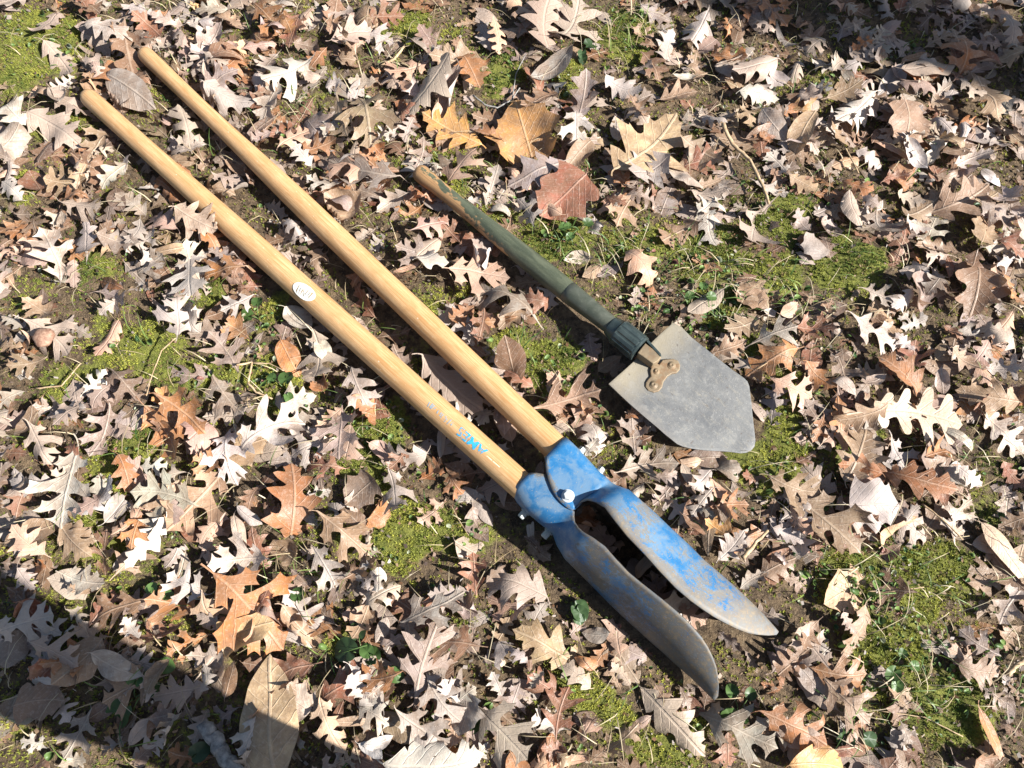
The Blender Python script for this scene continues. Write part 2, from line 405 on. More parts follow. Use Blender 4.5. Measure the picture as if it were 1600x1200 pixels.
# ------------------------------------------------------------------ tool meshes
def lathe(pts, prof, seg=28, roll=0.0, flat=None):
    """pts: function t->Vector along the axis; prof: list of (t, radius). returns verts, faces, uv (u around 0..1, v metres)."""
    a, b_ = pts(0.0), pts(1.0); ax = (b_ - a).normalized(); L = (b_ - a).length
    side = ax.cross(Vector((0, 0, 1))).normalized(); up = side.cross(ax)
    V, UV, F = [], [], []
    for (t, r) in prof:
        c = pts(t)
        for k in range(seg + 1):
            an = 2 * math.pi * k / seg - math.pi / 2 + roll          # the seam lies underneath
            V.append(c + side * (math.cos(an) * r) + up * (math.sin(an) * r)); UV.append((k / seg, t * L))
    n = seg + 1
    for i in range(len(prof) - 1):
        for k in range(seg):
            F.append((i * n + k, i * n + k + 1, (i + 1) * n + k + 1, (i + 1) * n + k))
    return [tuple(v) for v in V], F, UV
def straight(a, b_): return lambda t: a.lerp(b_, t)
TOOLS = []                                                       # meshes leaves have to stay under

# ---- post hole digger: two wooden handles, two steel blades with sockets, pivot bolt, handle bolts
BLADE_B = [((851,715),(884.5,685),.087,.063,1),((852,725),(894,694),.087,.063,1),((853,737),(905,705),.087,.063,1),((857,752),(915,716),.087,.063,1),((863,767),(925,727),.087,.063,1),
 ((870,778),(933,736),.087,.063,1),((878,787),(941,743),.087,.063,1),((888,795),(948,749),.087,.063,1),((895,798),(951,752),.087,.063,1),((899,794),(953,754),.087,.063,.95),
 ((908,784),(957,757),.090,.063,.85),((918,781),(963,760),.097,.063,.6),((930,784),(970,763),.110,.063,.6),((945,793),(981,769),.122,.063,.65),((960,813),(998,783),.127,.062,.55),
 ((980,838),(1021,802),.127,.062,.35),((1007,866),(1046,826),.126,.061,.15),((1032,894),(1072,850),.124,.060,0),((1055,918),(1098,876),.120,.059,0),((1078,938),(1118,893),.118,.058,0),
 ((1099,953),(1138,910),.113,.056,0),((1114,963),(1151,922),.107,.054,0),((1130,972),(1163,933),.100,.052,0),((1150,982),(1178,947),.089,.049,0),((1168,989),(1190,959),.078,.046,0),
 ((1185,992),(1201,971),.066,.043,0),((1200,993),(1209,980),.056,.040,0),((1212,992),(1215,987),.045,.037,0)]
BLADE_A = [((827,739),(800,770),.083,.060,1),((838,739),(804,776),.083,.060,1),((850,741),(808,784),.083,.060,1),((864,748),(816,793),.083,.060,1),((878,760),(826,802),.083,.060,1),
 ((888,774),(836,810),.083,.060,1),((895,787),(843,816),.083,.060,1),((898,798),(849,821),.083,.060,.95),((897,806),(854,826),.087,.060,.8),((898,815),(861,833),.094,.060,.5),
 ((903,823),(868,841),.103,.060,.3),((911,831),(875,852),.113,.060,.3),((926,840),(887,872),.120,.060,.3),((945,854),(905,893),.122,.059,.2),((963,875),(925,914),.121,.058,.1),
 ((982,895),(945,934),.118,.058,0),((1000,910),(962,951),.118,.057,0),((1018,924),(980,968),.118,.057,0),((1037,939),(1000,986),.117,.056,0),((1055,954),(1020,1004),.116,.056,0),
 ((1071,968),(1036,1018),.113,.055,0),((1085,983),(1050,1031),.108,.054,0),((1097,997),(1063,1043),.102,.052,0),((1106,1011),(1075,1053),.095,.050,0),((1113,1025),(1085,1062),.087,.048,0),
 ((1119,1041),(1094,1071),.077,.045,0),((1122,1057),(1102,1079),.066,.042,0),((1123,1073),(1110,1087),.055,.039,0),((1122,1086),(1117,1093),.044,.036,0)]
def blade_surface(st, w0, out, m=26):
    V, UV, F = [], [], []
    prev = None; acc = [0.]
    for i, (pi, po, zt, zm, k) in enumerate(st):
        a = P(*pi, zt); o = P(*po, zm); mid = (Vector((a.x, a.y, 0)) + Vector((o.x, o.y, 0))) / 2
        if prev is not None: acc.append(acc[-1] + (mid - prev).length)
        prev = mid
    for i, (pi, po, zt, zm, k) in enumerate(st):
        T = P(*pi, zt); h = zt - zm; O = P(*po, zm + w0 * h * (1 - k))
        e = Vector((O.x - T.x, O.y - T.y, 0)); D = e.length; e.normalize()
        for j in range(m + 1):
            w = j / m * 2 - 1                                       # +1 top edge .. -1 bottom edge
            ph = w * math.pi / 2
            
            # U-shaped socket: flat flanges and a half-round back
            fl = max(D - h, 0.001); tot = fl + h * math.pi / 2; q = (1 - abs(w)) * tot
            if q < fl: f2, g2 = q, h
            else: an = (q - fl) / h; f2, g2 = fl + h * math.sin(an), h * math.cos(an)
            g2 = math.copysign(g2, w) if w != 0 else 0
            # blades stand a little splayed: widest below the middle, lower edge out from under the upper one
            q_ = (w - w0) / (1 - w0) if w > w0 else (w - w0) / (-1 - w0)
            f1 = D * (1 - abs(q_) ** 2.0) if w > w0 else D * (1 - (1 - out) * q_ ** 2); g1 = h * w
            f, g = f1 * (1 - k) + f2 * k, g1 * (1 - k) + g2 * k
            V.append((T.x + e.x * f, T.y + e.y * f, zm + g)); UV.append((acc[i] / acc[-1], w))
    n = m + 1
    for i in range(len(st) - 1):
        for j in range(m): F.append((i * n + j, i * n + j + 1, (i + 1) * n + j + 1, (i + 1) * n + j))
    return V, F, UV

def hexbolt(name, c, nrm, r, h, parent, mat, dome=True):
    nrm = nrm.normalized(); a = nrm.orthogonal().normalized(); b_ = nrm.cross(a)
    bm = bmesh.new()
    rings = [(0, 1.28, 24, 0), (.14, 1.28, 24, 0), (.14, 1.0, 6, 1), (.85, 1.0, 6, 1), (1.0, .86, 6, 1)]
    # washer
    def ring(hh, rr, n): return [bm.verts.new(c + nrm * (hh * h) + a * (math.cos(2*math.pi*k/n) * rr * r) + b_ * (math.sin(2*math.pi*k/n) * rr * r)) for k in range(n)]
    r0, r1 = ring(-.2, 1.3, 24), ring(.12, 1.3, 24)
    for k in range(24): bm.faces.new((r0[k], r0[(k+1)%24], r1[(k+1)%24], r1[k]))
    bm.faces.new(r1)
    h0, h1, h2 = ring(.12, 1, 6), ring(.85, 1, 6), ring(1.0, .84, 6)
    for k in range(6):
        bm.faces.new((h0[k], h0[(k+1)%6], h1[(k+1)%6], h1[k])); bm.faces.new((h1[k], h1[(k+1)%6], h2[(k+1)%6], h2[k]))
    bm.faces.new(h2)
    bmesh.ops.recalc_face_normals(bm, faces=bm.faces)
    vv = [v.co.copy() for v in bm.verts]; bm.verts.index_update(); ff = [[v.index for v in f.verts] for f in bm.faces]
    bm.free()
    return mesh_obj(name, vv, ff, mat, parent, smooth=False)

dig = empty('post_hole_digger', (P(870, 760).x, P(870, 760).y, 0))
tag(dig, 'blue steel post hole digger with two long wooden handles lying on leaves', 'post hole digger')
HB = (P(222, 80, .023), P(880, 711, .063)); HA = (P(133, 147, .026), P(826, 769, .060))
def handle_profile(r_end, r_neck, r_full, t_neck, t_full):
    pr = [(0., .0005), (.0012, r_end * .45), (.004, r_end * .75), (.009, r_end * .93), (.016, r_end)]
    for i in range(1, 41):
        t = .016 + (1 - .016) * i / 40
        if t < t_neck: s = t / t_neck; r = r_end + (r_neck - r_end) * (s * s * (3 - 2 * s))
        elif t < t_full: s = (t - t_neck) / (t_full - t_neck); r = r_neck + (r_full - r_neck) * (s * s * (3 - 2 * s))
        else: r = r_full
        pr.append((t, r))
    return pr
PROF_A = handle_profile(.0178, .0180, .0222, .10, .50); PROF_B = handle_profile(.0164, .0152, .0218, .16, .46)
def radius_at(prof, t):
    for (a, b_) in zip(prof, prof[1:]):
        if a[0] <= t <= b_[0]: return a[1] + (b_[1] - a[1]) * (t - a[0]) / max(1e-9, b_[0] - a[0])
    return prof[-1][1]
hA = mesh_obj('handle', *lathe(straight(*HA), PROF_A)[:2], M_WOOD, dig, uv=lathe(straight(*HA), PROF_A)[2])
hB = mesh_obj('handle', *lathe(straight(*HB), PROF_B)[:2], M_WOOD, dig, uv=lathe(straight(*HB), PROF_B)[2])
hA['label'] = 'wooden handle with white oval sticker and worn blue lettering'
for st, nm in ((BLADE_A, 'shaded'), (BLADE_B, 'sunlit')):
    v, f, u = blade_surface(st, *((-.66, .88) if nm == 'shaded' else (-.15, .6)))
    bl = mesh_obj('blade', v, f, M_BLUESHADED if nm == 'shaded' else M_BLUE, dig, uv=u)
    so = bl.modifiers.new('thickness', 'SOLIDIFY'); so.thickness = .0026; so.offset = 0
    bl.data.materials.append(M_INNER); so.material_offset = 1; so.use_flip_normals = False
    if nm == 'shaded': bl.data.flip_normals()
    TOOLS.append((v, f))
TOOLS += [(lathe(straight(*HA), PROF_A)[0], lathe(straight(*HA), PROF_A)[1]), (lathe(straight(*HB), PROF_B)[0], lathe(straight(*HB), PROF_B)[1])]
hexbolt('pivot_bolt', P(887.5, 775, .0885), Vector((0, 0, 1)), .0078, .0085, dig, M_ZINC)
eA = (HA[1] - HA[0]).normalized(); sideA = Vector((eA.y, -eA.x, 0)).normalized()
if sideA.y > 0: sideA = -sideA
for (px, py) in ((818, 803), (854, 834)):
    c = P(px + 3, py - 3, .047); hexbolt('handle_bolt', c, (sideA + Vector((0, 0, -.15))), .0062, .012, dig, M_NUT)
for (px, py) in ((908, 704), (938, 735)):
    c = P(px, py, .05); hexbolt('handle_bolt', c - (-sideA) * .004, -sideA + Vector((0, 0, -.2)), .0062, .010, dig, M_NUT)

# lettering and sticker on handle A: shapes bent round the cylinder (tiny stand-off of paint)
AX_A = eA; SIDE = AX_A.cross(Vector((0, 0, 1))).normalized(); UP = SIDE.cross(AX_A)
LEN_A = (HA[1] - HA[0]).length
def on_handle(along, arc, off):
    t = along / LEN_A; r = radius_at(PROF_A, t); an = arc / r
    c = HA[0] + AX_A * along
    return c + SIDE * (math.sin(an) * (r + off)) + UP * (math.cos(an) * (r + off))
def locate(px, py):
    """(along, arc) of a pixel on handle A's visible side"""
    best = None
    for i in range(0, 400):
        al = LEN_A * i / 400
        for j in range(-14, 15):
            ar = .0025 * j; w = on_handle(al, ar, 0); d = w - CAM
            x = 800 + FPX * d.dot(_r) / d.dot(_f); y = 600 - FPX * d.dot(_u) / d.dot(_f)
            e = (x - px) ** 2 + (y - py) ** 2
            if best is None or e < best[0]: best = (e, al, ar)
    return best[1], best[2]
def wrapped_mesh(name, polys, mat, off, parent, max_len=.0025):
    """polys: flat 2-D outlines (along, arc); triangulated on a fine grid and wrapped"""
    bm = bmesh.new()
    for pl in polys:
        vs_ = [bm.verts.new((x, y, 0)) for x, y in pl]; bm.faces.new(vs_)
    bmesh.ops.triangulate(bm, faces=bm.faces)
    for _ in range(4): bmesh.ops.subdivide_edges(bm, edges=[e for e in bm.edges if e.calc_length() > max_len], cuts=1)
    bm.verts.index_update()
    V = [on_handle(v.co.x, v.co.y, off) for v in bm.verts]; F = [[v.index for v in f.verts] for f in bm.faces]
    bm.free()
    return mesh_obj(name, V, F, mat, parent)
def text_polys(s, size):
    cu = bpy.data.curves.new('lettering', 'FONT'); cu.body = s; cu.size = size; cu.resolution_u = 3; cu.offset = size * .022
    to = bpy.data.objects.new('lettering', cu); COL.objects.link(to)
    bpy.context.view_layer.update()
    me = to.evaluated_get(bpy.context.evaluated_depsgraph_get()).to_mesh()
    pl = [[(me.vertices[i].co.x, me.vertices[i].co.y) for i in p.vertices] for p in me.polygons]
    to.evaluated_get(bpy.context.evaluated_depsgraph_get()).to_mesh_clear()
    bpy.data.objects.remove(to); bpy.data.curves.remove(cu)
    return pl
# the word runs from the socket towards the butt, letters' heads to the outer side of the pair
al0, ar0 = locate(756, 709); al1, ar1 = locate(716, 673)
pl = text_polys('AMES', .0205)
xs = [p[0] for q in pl for p in q]; w_ = max(xs); kx = abs(al0 - al1) / w_
sgn = 1 if SIDE.dot(sideA) > 0 else -1
arc_base = (ar0 + ar1) / 2 - sgn * .0072
wrapped_mesh('lettering', [[(al0 - x * kx, arc_base + sgn * y) for x, y in q] for q in pl], M_INK, .00025, hA)
# a second, rubbed-out word: only broken strokes are left of it
b0, c0 = locate(707, 660); b1, c1 = locate(664, 630)
strokes = []
rs = random.Random(3)
for i in range(11):
    a = b0 + (b1 - b0) * (i + rs.uniform(0, .4)) / 11
    lo = -sgn * .0055 + rs.uniform(0, .003) * sgn; hi = sgn * rs.uniform(.001, .0062); sl = rs.uniform(-.0022, .0022); wd = rs.uniform(.0012, .0022)
    cc = (c0 + c1) / 2
    strokes.append([(a, cc + lo), (a + wd, cc + lo), (a + wd + sl, cc + hi), (a + sl, cc + hi)])
wrapped_mesh('rubbed_lettering', strokes, M_INKGREY, .00025, hA)
g0, g1 = locate(760, 711); g2, g3 = locate(782, 729)
wrapped_mesh('scuff', [[(g0, g1 - .0006), (g2, g1 - .0010), (g2, g1 + .0006), (g0, g1 + .0012)]], M_INKGOLD, .0002, hA)
s0, s1 = locate(476, 455)
stk = wrapped_mesh('oval_sticker', [[(s0 + .024 * math.cos(2*math.pi*k/28) - .004 * math.sin(2*math.pi*k/28), s1 + .0128 * math.sin(2*math.pi*k/28)) for k in range(28)]], M_STICKER, .0009, hA)
lines = []
for i in range(6):
    a = s0 - .012 + .0046 * i
    lines.append([(a, s1 - .0055), (a + .0011, s1 - .0055), (a + .0011, s1 + .005 - .002 * (i % 3)), (a, s1 + .005 - .002 * (i % 3))])
wrapped_mesh('faint_print', lines, M_INKFAINT, .0013, stk)

# ---- folding shovel
shv = empty('folding_shovel', (P(970, 540).x, P(970, 540).y, 0))
tag(shv, 'small folding shovel with worn green wooden handle and grey pointed steel blade', 'shovel')
SH = (P(651, 266, .030), P(897, 463, .046)); ST = (SH[1], P(964, 516, .049))
prof = [(0, .0005), (.004, .009), (.012, .0145), (.028, .0168), (.06, .0168), (.12, .0150), (.20, .0142), (.30, .0146), (.42, .0160), (.55, .0176), (.70, .0192), (.85, .0198), (.94, .0192), (1, .0180)]
pr2 = []
for (a, b_) in zip(prof, prof[1:]):
    for k in range(3): pr2.append((a[0] + (b_[0] - a[0]) * k / 3, a[1] + (b_[1] - a[1]) * k / 3))
pr2.append(prof[-1])
v, f, u = lathe(straight(*SH), pr2); mesh_obj('handle', v, f, M_GREENWOOD, shv, uv=u); TOOLS.append((v, f))
v, f, u = lathe(straight(*ST), [(-.16, .0182), (-.155, .0190), (.0, .0188), (.3, .0175), (.75, .0160), (.95, .0155), (1.05, .0155)])
mesh_obj('ferrule', v, f, M_TUBE, shv, uv=u); TOOLS.append((v, f))
# ribbed locking collar
CN = (P(953, 508, .049), P(1000, 546, .050))
axc = (CN[1] - CN[0]).normalized(); sc_ = axc.cross(Vector((0, 0, 1))).normalized(); uc = sc_.cross(axc); Lc = (CN[1] - CN[0]).length
def collar():
    V, F = [], []; seg = 72
    prof = [(0, .0150, 0), (.02, .0172, 0), (.18, .0200, 0), (.26, .0222, 0), (.28, .0236, .0), (.33, .0242, .0014), (.90, .0246, .0014), (.93, .0240, 0), (.96, .0240, 0), (1.0, .0232, 0), (1.0, .0165, 0), (.90, .0150, 0)]
    for (t, r, rib) in prof:
        for k in range(seg):
            an = 2 * math.pi * k / seg; rr = r - (rib if (k % 6) in (0, 1) else 0)
            V.append(CN[0] + axc * (t * Lc) + sc_ * (math.cos(an) * rr) + uc * (math.sin(an) * rr))
    for i in range(len(prof) - 1):
        for k in range(seg):
            a, b_ = i * seg + k, i * seg + (k + 1) % seg; F.append((a, b_, b_ + seg, a + seg))
    return V, F
v, f = collar(); mesh_obj('locking_collar', v, f, M_GUN, shv, smooth=False); TOOLS.append((v, f))
# blade: outline from the photograph, gently dished plate
OUT = [(1051.7,505),(1064.7,513),(1080,529),(1095,541),(1110,553),(1125,565),(1140.5,577),(1152,585),(1162,592),(1167,597),(1170,604),(1172,616),(1174,629),(1176,647),(1178.4,666),
 (1180,678),(1181,688),(1179.5,697),(1174,703.5),(1167,706.5),(1158,707.5),(1146,706),(1134,704.8),(1118,704.2),(1103.7,703.7),(1090,702.6),(1078,701),(1066,698.5),(1057,695),(1048,688),
 (1038.7,681),(1026,670),(1012.7,659.3),(998,647),(982.3,633.3),(966,618),(950,602.5),(962,591),(975,579),(989,566),(1003,550),(1019,534),(1035,519)]
BZ0, BZ1 = .040, .018                                               # hinge end is held up, point rests on the ground
def blade_plane(px, py):
    s = ((px - 1002) * .762 + (py - 553) * .647) / 230
    z = BZ0 + (BZ1 - BZ0) * max(-.1, min(1.1, s))
    p = P(px, py, z); return p, s
def shovel_blade():
    pts = [Vector(blade_plane(*q)[0]) for q in OUT]
    c = sum(pts, Vector()) / len(pts)
    ax = (P(1170, 700) - P(1002, 553)); ax.z = 0; ax.normalize(); sd_ = Vector((-ax.y, ax.x, 0))
    o0 = Vector(P(1002, 553))
    pl = [((p - o0).dot(ax), (p - o0).dot(sd_)) for p in pts]
    ins = []
    xs = [p[0] for p in pl]; ys = [p[1] for p in pl]
    g = .009
    for i in range(int((max(xs) - min(xs)) / g)):
        for j in range(int((max(ys) - min(ys)) / g)):
            ins.append((min(xs) + (i + .5) * g, min(ys) + (j + .5) * g))
    allp = [Vector(p) for p in pl] + [Vector(p) for p in ins]
    n = len(pl)
    vo, _, fo, *_ = delaunay_2d_cdt(allp, [(k, (k + 1) % n) for k in range(n)], [], 1, 1e-6)
    Ltot = max(xs)
    V, UV = [], []
    hw = max(abs(y) for y in ys)
    for q in vo:
        z = BZ0 + (BZ1 - BZ0) * q.x / Ltot
        z += .010 * (abs(q.y) / hw) ** 2.2 * (1 - .5 * q.x / Ltot) - .002 + .002 * math.sin(q.x * 18)   # dish
        w = o0 + ax * q.x + sd_ * q.y
        V.append((w.x, w.y, z)); UV.append((q.x / Ltot, q.y / hw))
    return V, [list(f) for f in fo], UV
v, f, u = shovel_blade(); TOOLS.append((v, f))
bl = mesh_obj('blade', v, f, M_BLADE, shv, uv=u)
so = bl.modifiers.new('thickness', 'SOLIDIFY'); so.thickness = .0026; so.offset = 0
bv = bl.modifiers.new('edge', 'BEVEL'); bv.width = .0008; bv.segments = 2; bv.limit_method = 'ANGLE'; bv.angle_limit = R(50)
# neck bracket between collar and hinge plate: a box-section arm with a bent lip, then the two-eared hinge plate with rivets
def blade_z(px, py): return blade_plane(px, py)[0].z
def slab(name, outline_px, z_top, z_bot, mat, parent, bevel=.0008):
    """prism over a pixel outline; z_top/z_bot are functions of the pixel"""
    n = len(outline_px)
    top = [P(x, y, z_top(x, y)) for x, y in outline_px]
    bot = [Vector((t.x, t.y, z_bot(x, y))) for t, (x, y) in zip(top, outline_px)]
    F = [list(range(n)), list(range(2 * n - 1, n - 1, -1))] + [[k, n + k, n + (k + 1) % n, (k + 1) % n] for k in range(n)]
    o = mesh_obj(name, top + bot, F, mat, parent, smooth=False)
    bm = bmesh.new(); bm.from_mesh(o.data); bmesh.ops.recalc_face_normals(bm, faces=bm.faces); bm.to_mesh(o.data); bm.free()
    b_ = o.modifiers.new('edge', 'BEVEL'); b_.width = bevel; b_.segments = 2; b_.limit_method = 'ANGLE'; b_.angle_limit = R(40)
    return o
zt = lambda x, y: blade_z(x, y) + .024; zb = lambda x, y: blade_z(x, y) + .0012
# arm top face (zoom scale 4.6156 at 900,460)
Z5 = lambda q: [(900 + a / 4.6156, 460 + b_ / 4.6156) for a, b_ in q]
slab('neck', Z5([(445,420),(500,350),(605,430),(618,448),(592,480),(556,500)]), zt, zb, M_HINGE, shv, .0014)
slab('neck_lip', Z5([(508,338),(520,325),(612,425),(618,448),(606,446)]), lambda x, y: zt(x, y) + .001, zb, M_GUN, shv, .0006)
ear = [(548,515),(575,490),(600,505),(625,470),(660,465),(700,462),(735,475),(752,505),(750,540),(728,565),(690,572),(660,592),(632,630),(622,670),(598,697),(560,706),(520,692),(500,665),(503,635),(520,610),(540,590),(535,550)]
slab('hinge_plate', Z5(ear), lambda x, y: blade_z(x, y) + .0050, lambda x, y: blade_z(x, y) + .0002, M_HINGE, shv, .0016)
def rivet(px, py, r, h0, h):
    c = P(px, py, blade_z(px, py) + h0); V = []; F = []; n = 18
    prof = [(1.5, 0), (1.42, .35), (1.15, .45), (1.0, .55), (.82, .95), (.45, 1.15), (.3, .9), (.05, .85)]
    for (rr, hh) in prof:
        for k in range(n): V.append(c + Vector((math.cos(2*math.pi*k/n) * rr * r, math.sin(2*math.pi*k/n) * rr * r, hh * h)))
    for i in range(len(prof) - 1):
        for k in range(n): a, b_ = i * n + k, i * n + (k + 1) % n; F.append((a, b_, b_ + n, a + n))
    F.append([(len(prof) - 1) * n + k for k in range(n)])
    return mesh_obj('rivet', V, F, M_HINGE, shv)
for (a, b_, r) in ((688,512,.0052),(558,652,.0052),(580,555,.0040)): rivet(900 + a / 4.6156, 460 + b_ / 4.6156, r, .0046, .0028)

# ------------------------------------------------------------------ height and ceiling maps
GX0, GY0, GS, GN = -3.0, -3.0, .006, 1000
gx = GX0 + GS * (np.arange(GN) + .5)
HX, HY = np.meshgrid(gx, gx)                                       # [iy, ix]
H = ground_z(HX, HY)
CEIL = np.full((GN, GN), 9.); TOPZ = np.full((GN, GN), -9.)
def cell(x, y): return np.clip(((np.asarray(y) - GY0) / GS).astype(int), 0, GN - 1), np.clip(((np.asarray(x) - GX0) / GS).astype(int), 0, GN - 1)
for (v, f) in TOOLS:
    A = np.asarray([tuple(q) for q in v])
    S = []
    for fc in f:
        q = A[list(fc)]
        if len(q) == 3: q = q[[0, 1, 2, 2]]
        L = max(np.linalg.norm(q[0] - q[1]), np.linalg.norm(q[1] - q[2]), np.linalg.norm(q[2] - q[3]), np.linalg.norm(q[3] - q[0]))
        n = max(2, int(L / .004) + 2); t = np.linspace(0, 1, n); a, b_ = np.meshgrid(t, t); a = a.ravel()[:, None]; b_ = b_.ravel()[:, None]
        S.append((q[0] * (1 - a) + q[1] * a) * (1 - b_) + (q[3] * (1 - a) + q[2] * a) * b_)
    S = np.concatenate(S); iy, ix = cell(S[:, 0], S[:, 1])
    np.minimum.at(CEIL, (iy, ix), S[:, 2]); np.maximum.at(TOPZ, (iy, ix), S[:, 2])
FOOT = CEIL < 1
def dilate(A, fn, k):
    for _ in range(k):
        B = A.copy()
        for dy, dx in ((0, 1), (0, -1), (1, 0), (-1, 0)): B = fn(B, np.roll(A, (dy, dx), (0, 1)))
        A = B
    return A
CEIL2 = dilate(CEIL, np.minimum, 2)

# ------------------------------------------------------------------ leaf shapes
def spline(pts, sub):
    """closed Catmull-Rom; points flagged sharp keep their corner"""
    n = len(pts); out = []
    for i in range(n):
        p0, p1, p2, p3 = pts[i - 1], pts[i], pts[(i + 1) % n], pts[(i + 2) % n]
        t1 = np.zeros(2) if p1[2] else (np.array(p2[:2]) - np.array(p0[:2])) * .5
        t2 = np.zeros(2) if p2[2] else (np.array(p3[:2]) - np.array(p1[:2])) * .5
        a, b_ = np.array(p1[:2]), np.array(p2[:2])
        for k in range(sub):
            s = k / sub
            out.append(a * (2*s**3 - 3*s*s + 1) + t1 * (s**3 - 2*s*s + s) + b_ * (-2*s**3 + 3*s*s) + t2 * (s**3 - s*s))
    return out
def outline(kind, r):
    """half outlines joined; x along the midrib 0..1, y across"""
    def half(sg):
        j = lambda a: r.uniform(-a, a)
        o = [(0.0, .012, 0)]
        if kind == 'sp':                                  # deep sinuses, bristle-tipped lobes
            n = 3; pos = [.12, .36, .62]; reach = [.24, .42, .30]; fw = [.10, .20, .20]
            if r.random() < .35: n = 2; pos = [.20, .50]; reach = [.33, .42]; fw = [.18, .26]
            for i in range(n):
                x, ry, f = pos[i] + j(.03), reach[i] * (1 + j(.18)), fw[i] + j(.04)
                w = .055 + .02 * r.random()
                o += [(x - .02, .045 + .012 * r.random(), 0), (x + f * .45 - w * .3, ry * .52, 0)]
                if r.random() < .7: o += [(x + f * .62 - w * .9, ry * .78, 1), (x + f * .8 - w * .2, ry * .80, 0)]
                o += [(x + f + .01, ry, 1), (x + f * .85 + w * .8, ry * .72, 0)]
                if r.random() < .6: o += [(x + f + w * 1.5, ry * .66, 1)]
                o += [(x + f * .5 + w * 1.25, ry * .36, 0)]
                nx = (pos[i + 1] if i + 1 < n else .82)
                o += [((x + f * .4 + nx) / 2 + .03, .058 + .015 * r.random(), 0)]
            o += [(.86, .085, 0), (.90 + j(.02), .16 + j(.03), 1), (.93, .07, 0)]
        elif kind == 'ro':                                 # broader blade, shallower pointed lobes
            if r.random() < .5: pos, reach, fwd = [.08, .34, .62], [.22, .36, .26], [.13, .17, .14]
            else: pos, reach, fwd = [.06, .25, .47, .70], [.15, .28, .32, .20], [.10, .13, .14, .11]
            for i in range(len(pos)):
                x, ry, f = pos[i] + j(.035), reach[i] * (1 + j(.22)), fwd[i]; dp = r.uniform(.34, .56)
                o += [(x, ry * dp, 0), (x + f * .6, ry * .80, 0), (x + f, ry * 1.05, 1), (x + f + .035, ry * .72, 0)]
                if r.random() < .3: o += [(x + f + .06, ry * .74, 1)]
                o += [(x + f + .04, ry * dp * .9, 0)]
            o += [(.92, .10, 1), (.94, .05, 0)]
        elif kind == 'wo':                                 # rounded lobes
            pos = [.14, .34, .55, .76]; reach = [.17, .27, .33, .24]
            for i in range(4):
                x, ry = pos[i] + j(.02), reach[i] * (1 + j(.15))
                o += [(x, .075, 0), (x + .05, ry * .72, 0), (x + .09, ry, 0), (x + .14, ry * .96, 0), (x + .15, ry * .62, 0)]
                o += [(x + .14, .10, 0)]
            o += [(.93, .11, 0)]
        elif kind == 'ov':
            w = r.uniform(.20, .29)
            for x, y in ((.08, .45), (.2, .78), (.35, .97), (.5, 1.), (.65, .9), (.8, .62), (.92, .26)): o += [(x, y * w * (1 + j(.09)), 0)]
        elif kind == 'na':
            w = r.uniform(.09, .14)
            for x, y in ((.08, .6), (.25, 1), (.5, .95), (.75, .8), (.92, .4)): o += [(x, y * w * (1 + j(.2)), 0)]
        elif kind == 'bl':                                 # broad, few big shallow lobes
            for x, y, s in ((.02, .12, 0), (.06, .32, 0), (.16, .46, 1), (.22, .38, 0), (.32, .36, 0), (.42, .44, 0), (.52, .50, 1), (.58, .40, 0), (.68, .33, 0), (.78, .34, 1), (.82, .24, 0), (.92, .12, 0)):
                o += [(x + j(.02), y * (1 + j(.12)), s)]
        return [(x, sg * y, s) for x, y, s in o]
    a = half(1); b_ = half(-1)
    return a + [(1.0, 0, 1)] + b_[::-1]
def template(kind, seed, sub, grid):
    r = random.Random(seed); pts = spline(outline(kind, r), sub)
    n = len(pts)
    # petiole: a thin strip that leaves the base
    allp = [Vector(p) for p in pts]
    xs = [p[0] for p in pts]; ys = [p[1] for p in pts]
    gi = []
    x = min(xs) + grid * .5; row = 0
    while x < max(xs):
        y = min(ys) + (grid * .5 if row % 2 else 0)
        while y < max(ys): gi.append(Vector((x + r.uniform(-.1, .1) * grid, y + r.uniform(-.1, .1) * grid))); y += grid
        x += grid * .87; row += 1
    vo, _, fo, *_ = delaunay_2d_cdt(allp + gi, [(k, (k + 1) % n) for k in range(n)], [], 1, 1e-4)
    used = sorted({i for f in fo for i in f}); mp = {a: b_ for b_, a in enumerate(used)}
    V = np.array([(vo[i].x, vo[i].y) for i in used]); F = []
    for f in fo:
        f = [mp[i] for i in f]
        for k in range(1, len(f) - 1): F.append((f[0], f[k], f[k + 1]))
    m = len(V); cv = r.uniform(-.04, .04); pl = r.uniform(.10, .20)
    pet = []
    for k in range(4):
        s = k / 3; w = .0075 + .002 * (s == 1)
        pet += [(.02 - pl * s, cv * s * s * 3 + w), (.02 - pl * s, cv * s * s * 3 - w)]
    V = np.vstack([V, pet])
    for k in range(3): a = m + 2 * k; F += [(a, a + 2, a + 1), (a + 1, a + 2, a + 3)]
    F = np.array(F, dtype=np.int32)
    # all faces look up
    p = V[F]; area = (p[:, 1, 0] - p[:, 0, 0]) * (p[:, 2, 1] - p[:, 0, 1]) - (p[:, 1, 1] - p[:, 0, 1]) * (p[:, 2, 0] - p[:, 0, 0])
    F[area < 0] = F[area < 0][:, ::-1]
    return V, F
KINDS = ['sp', 'ro', 'wo', 'ov', 'bl', 'na']
TPL = {k: [template(k, 100 * i + s, 3, .075) for s in range(15)] for i, k in enumerate(KINDS)}
TPLLOW = {k: [template(k, 100 * i + s, 1, .17) for s in range(5)] for i, k in enumerate(KINDS)}

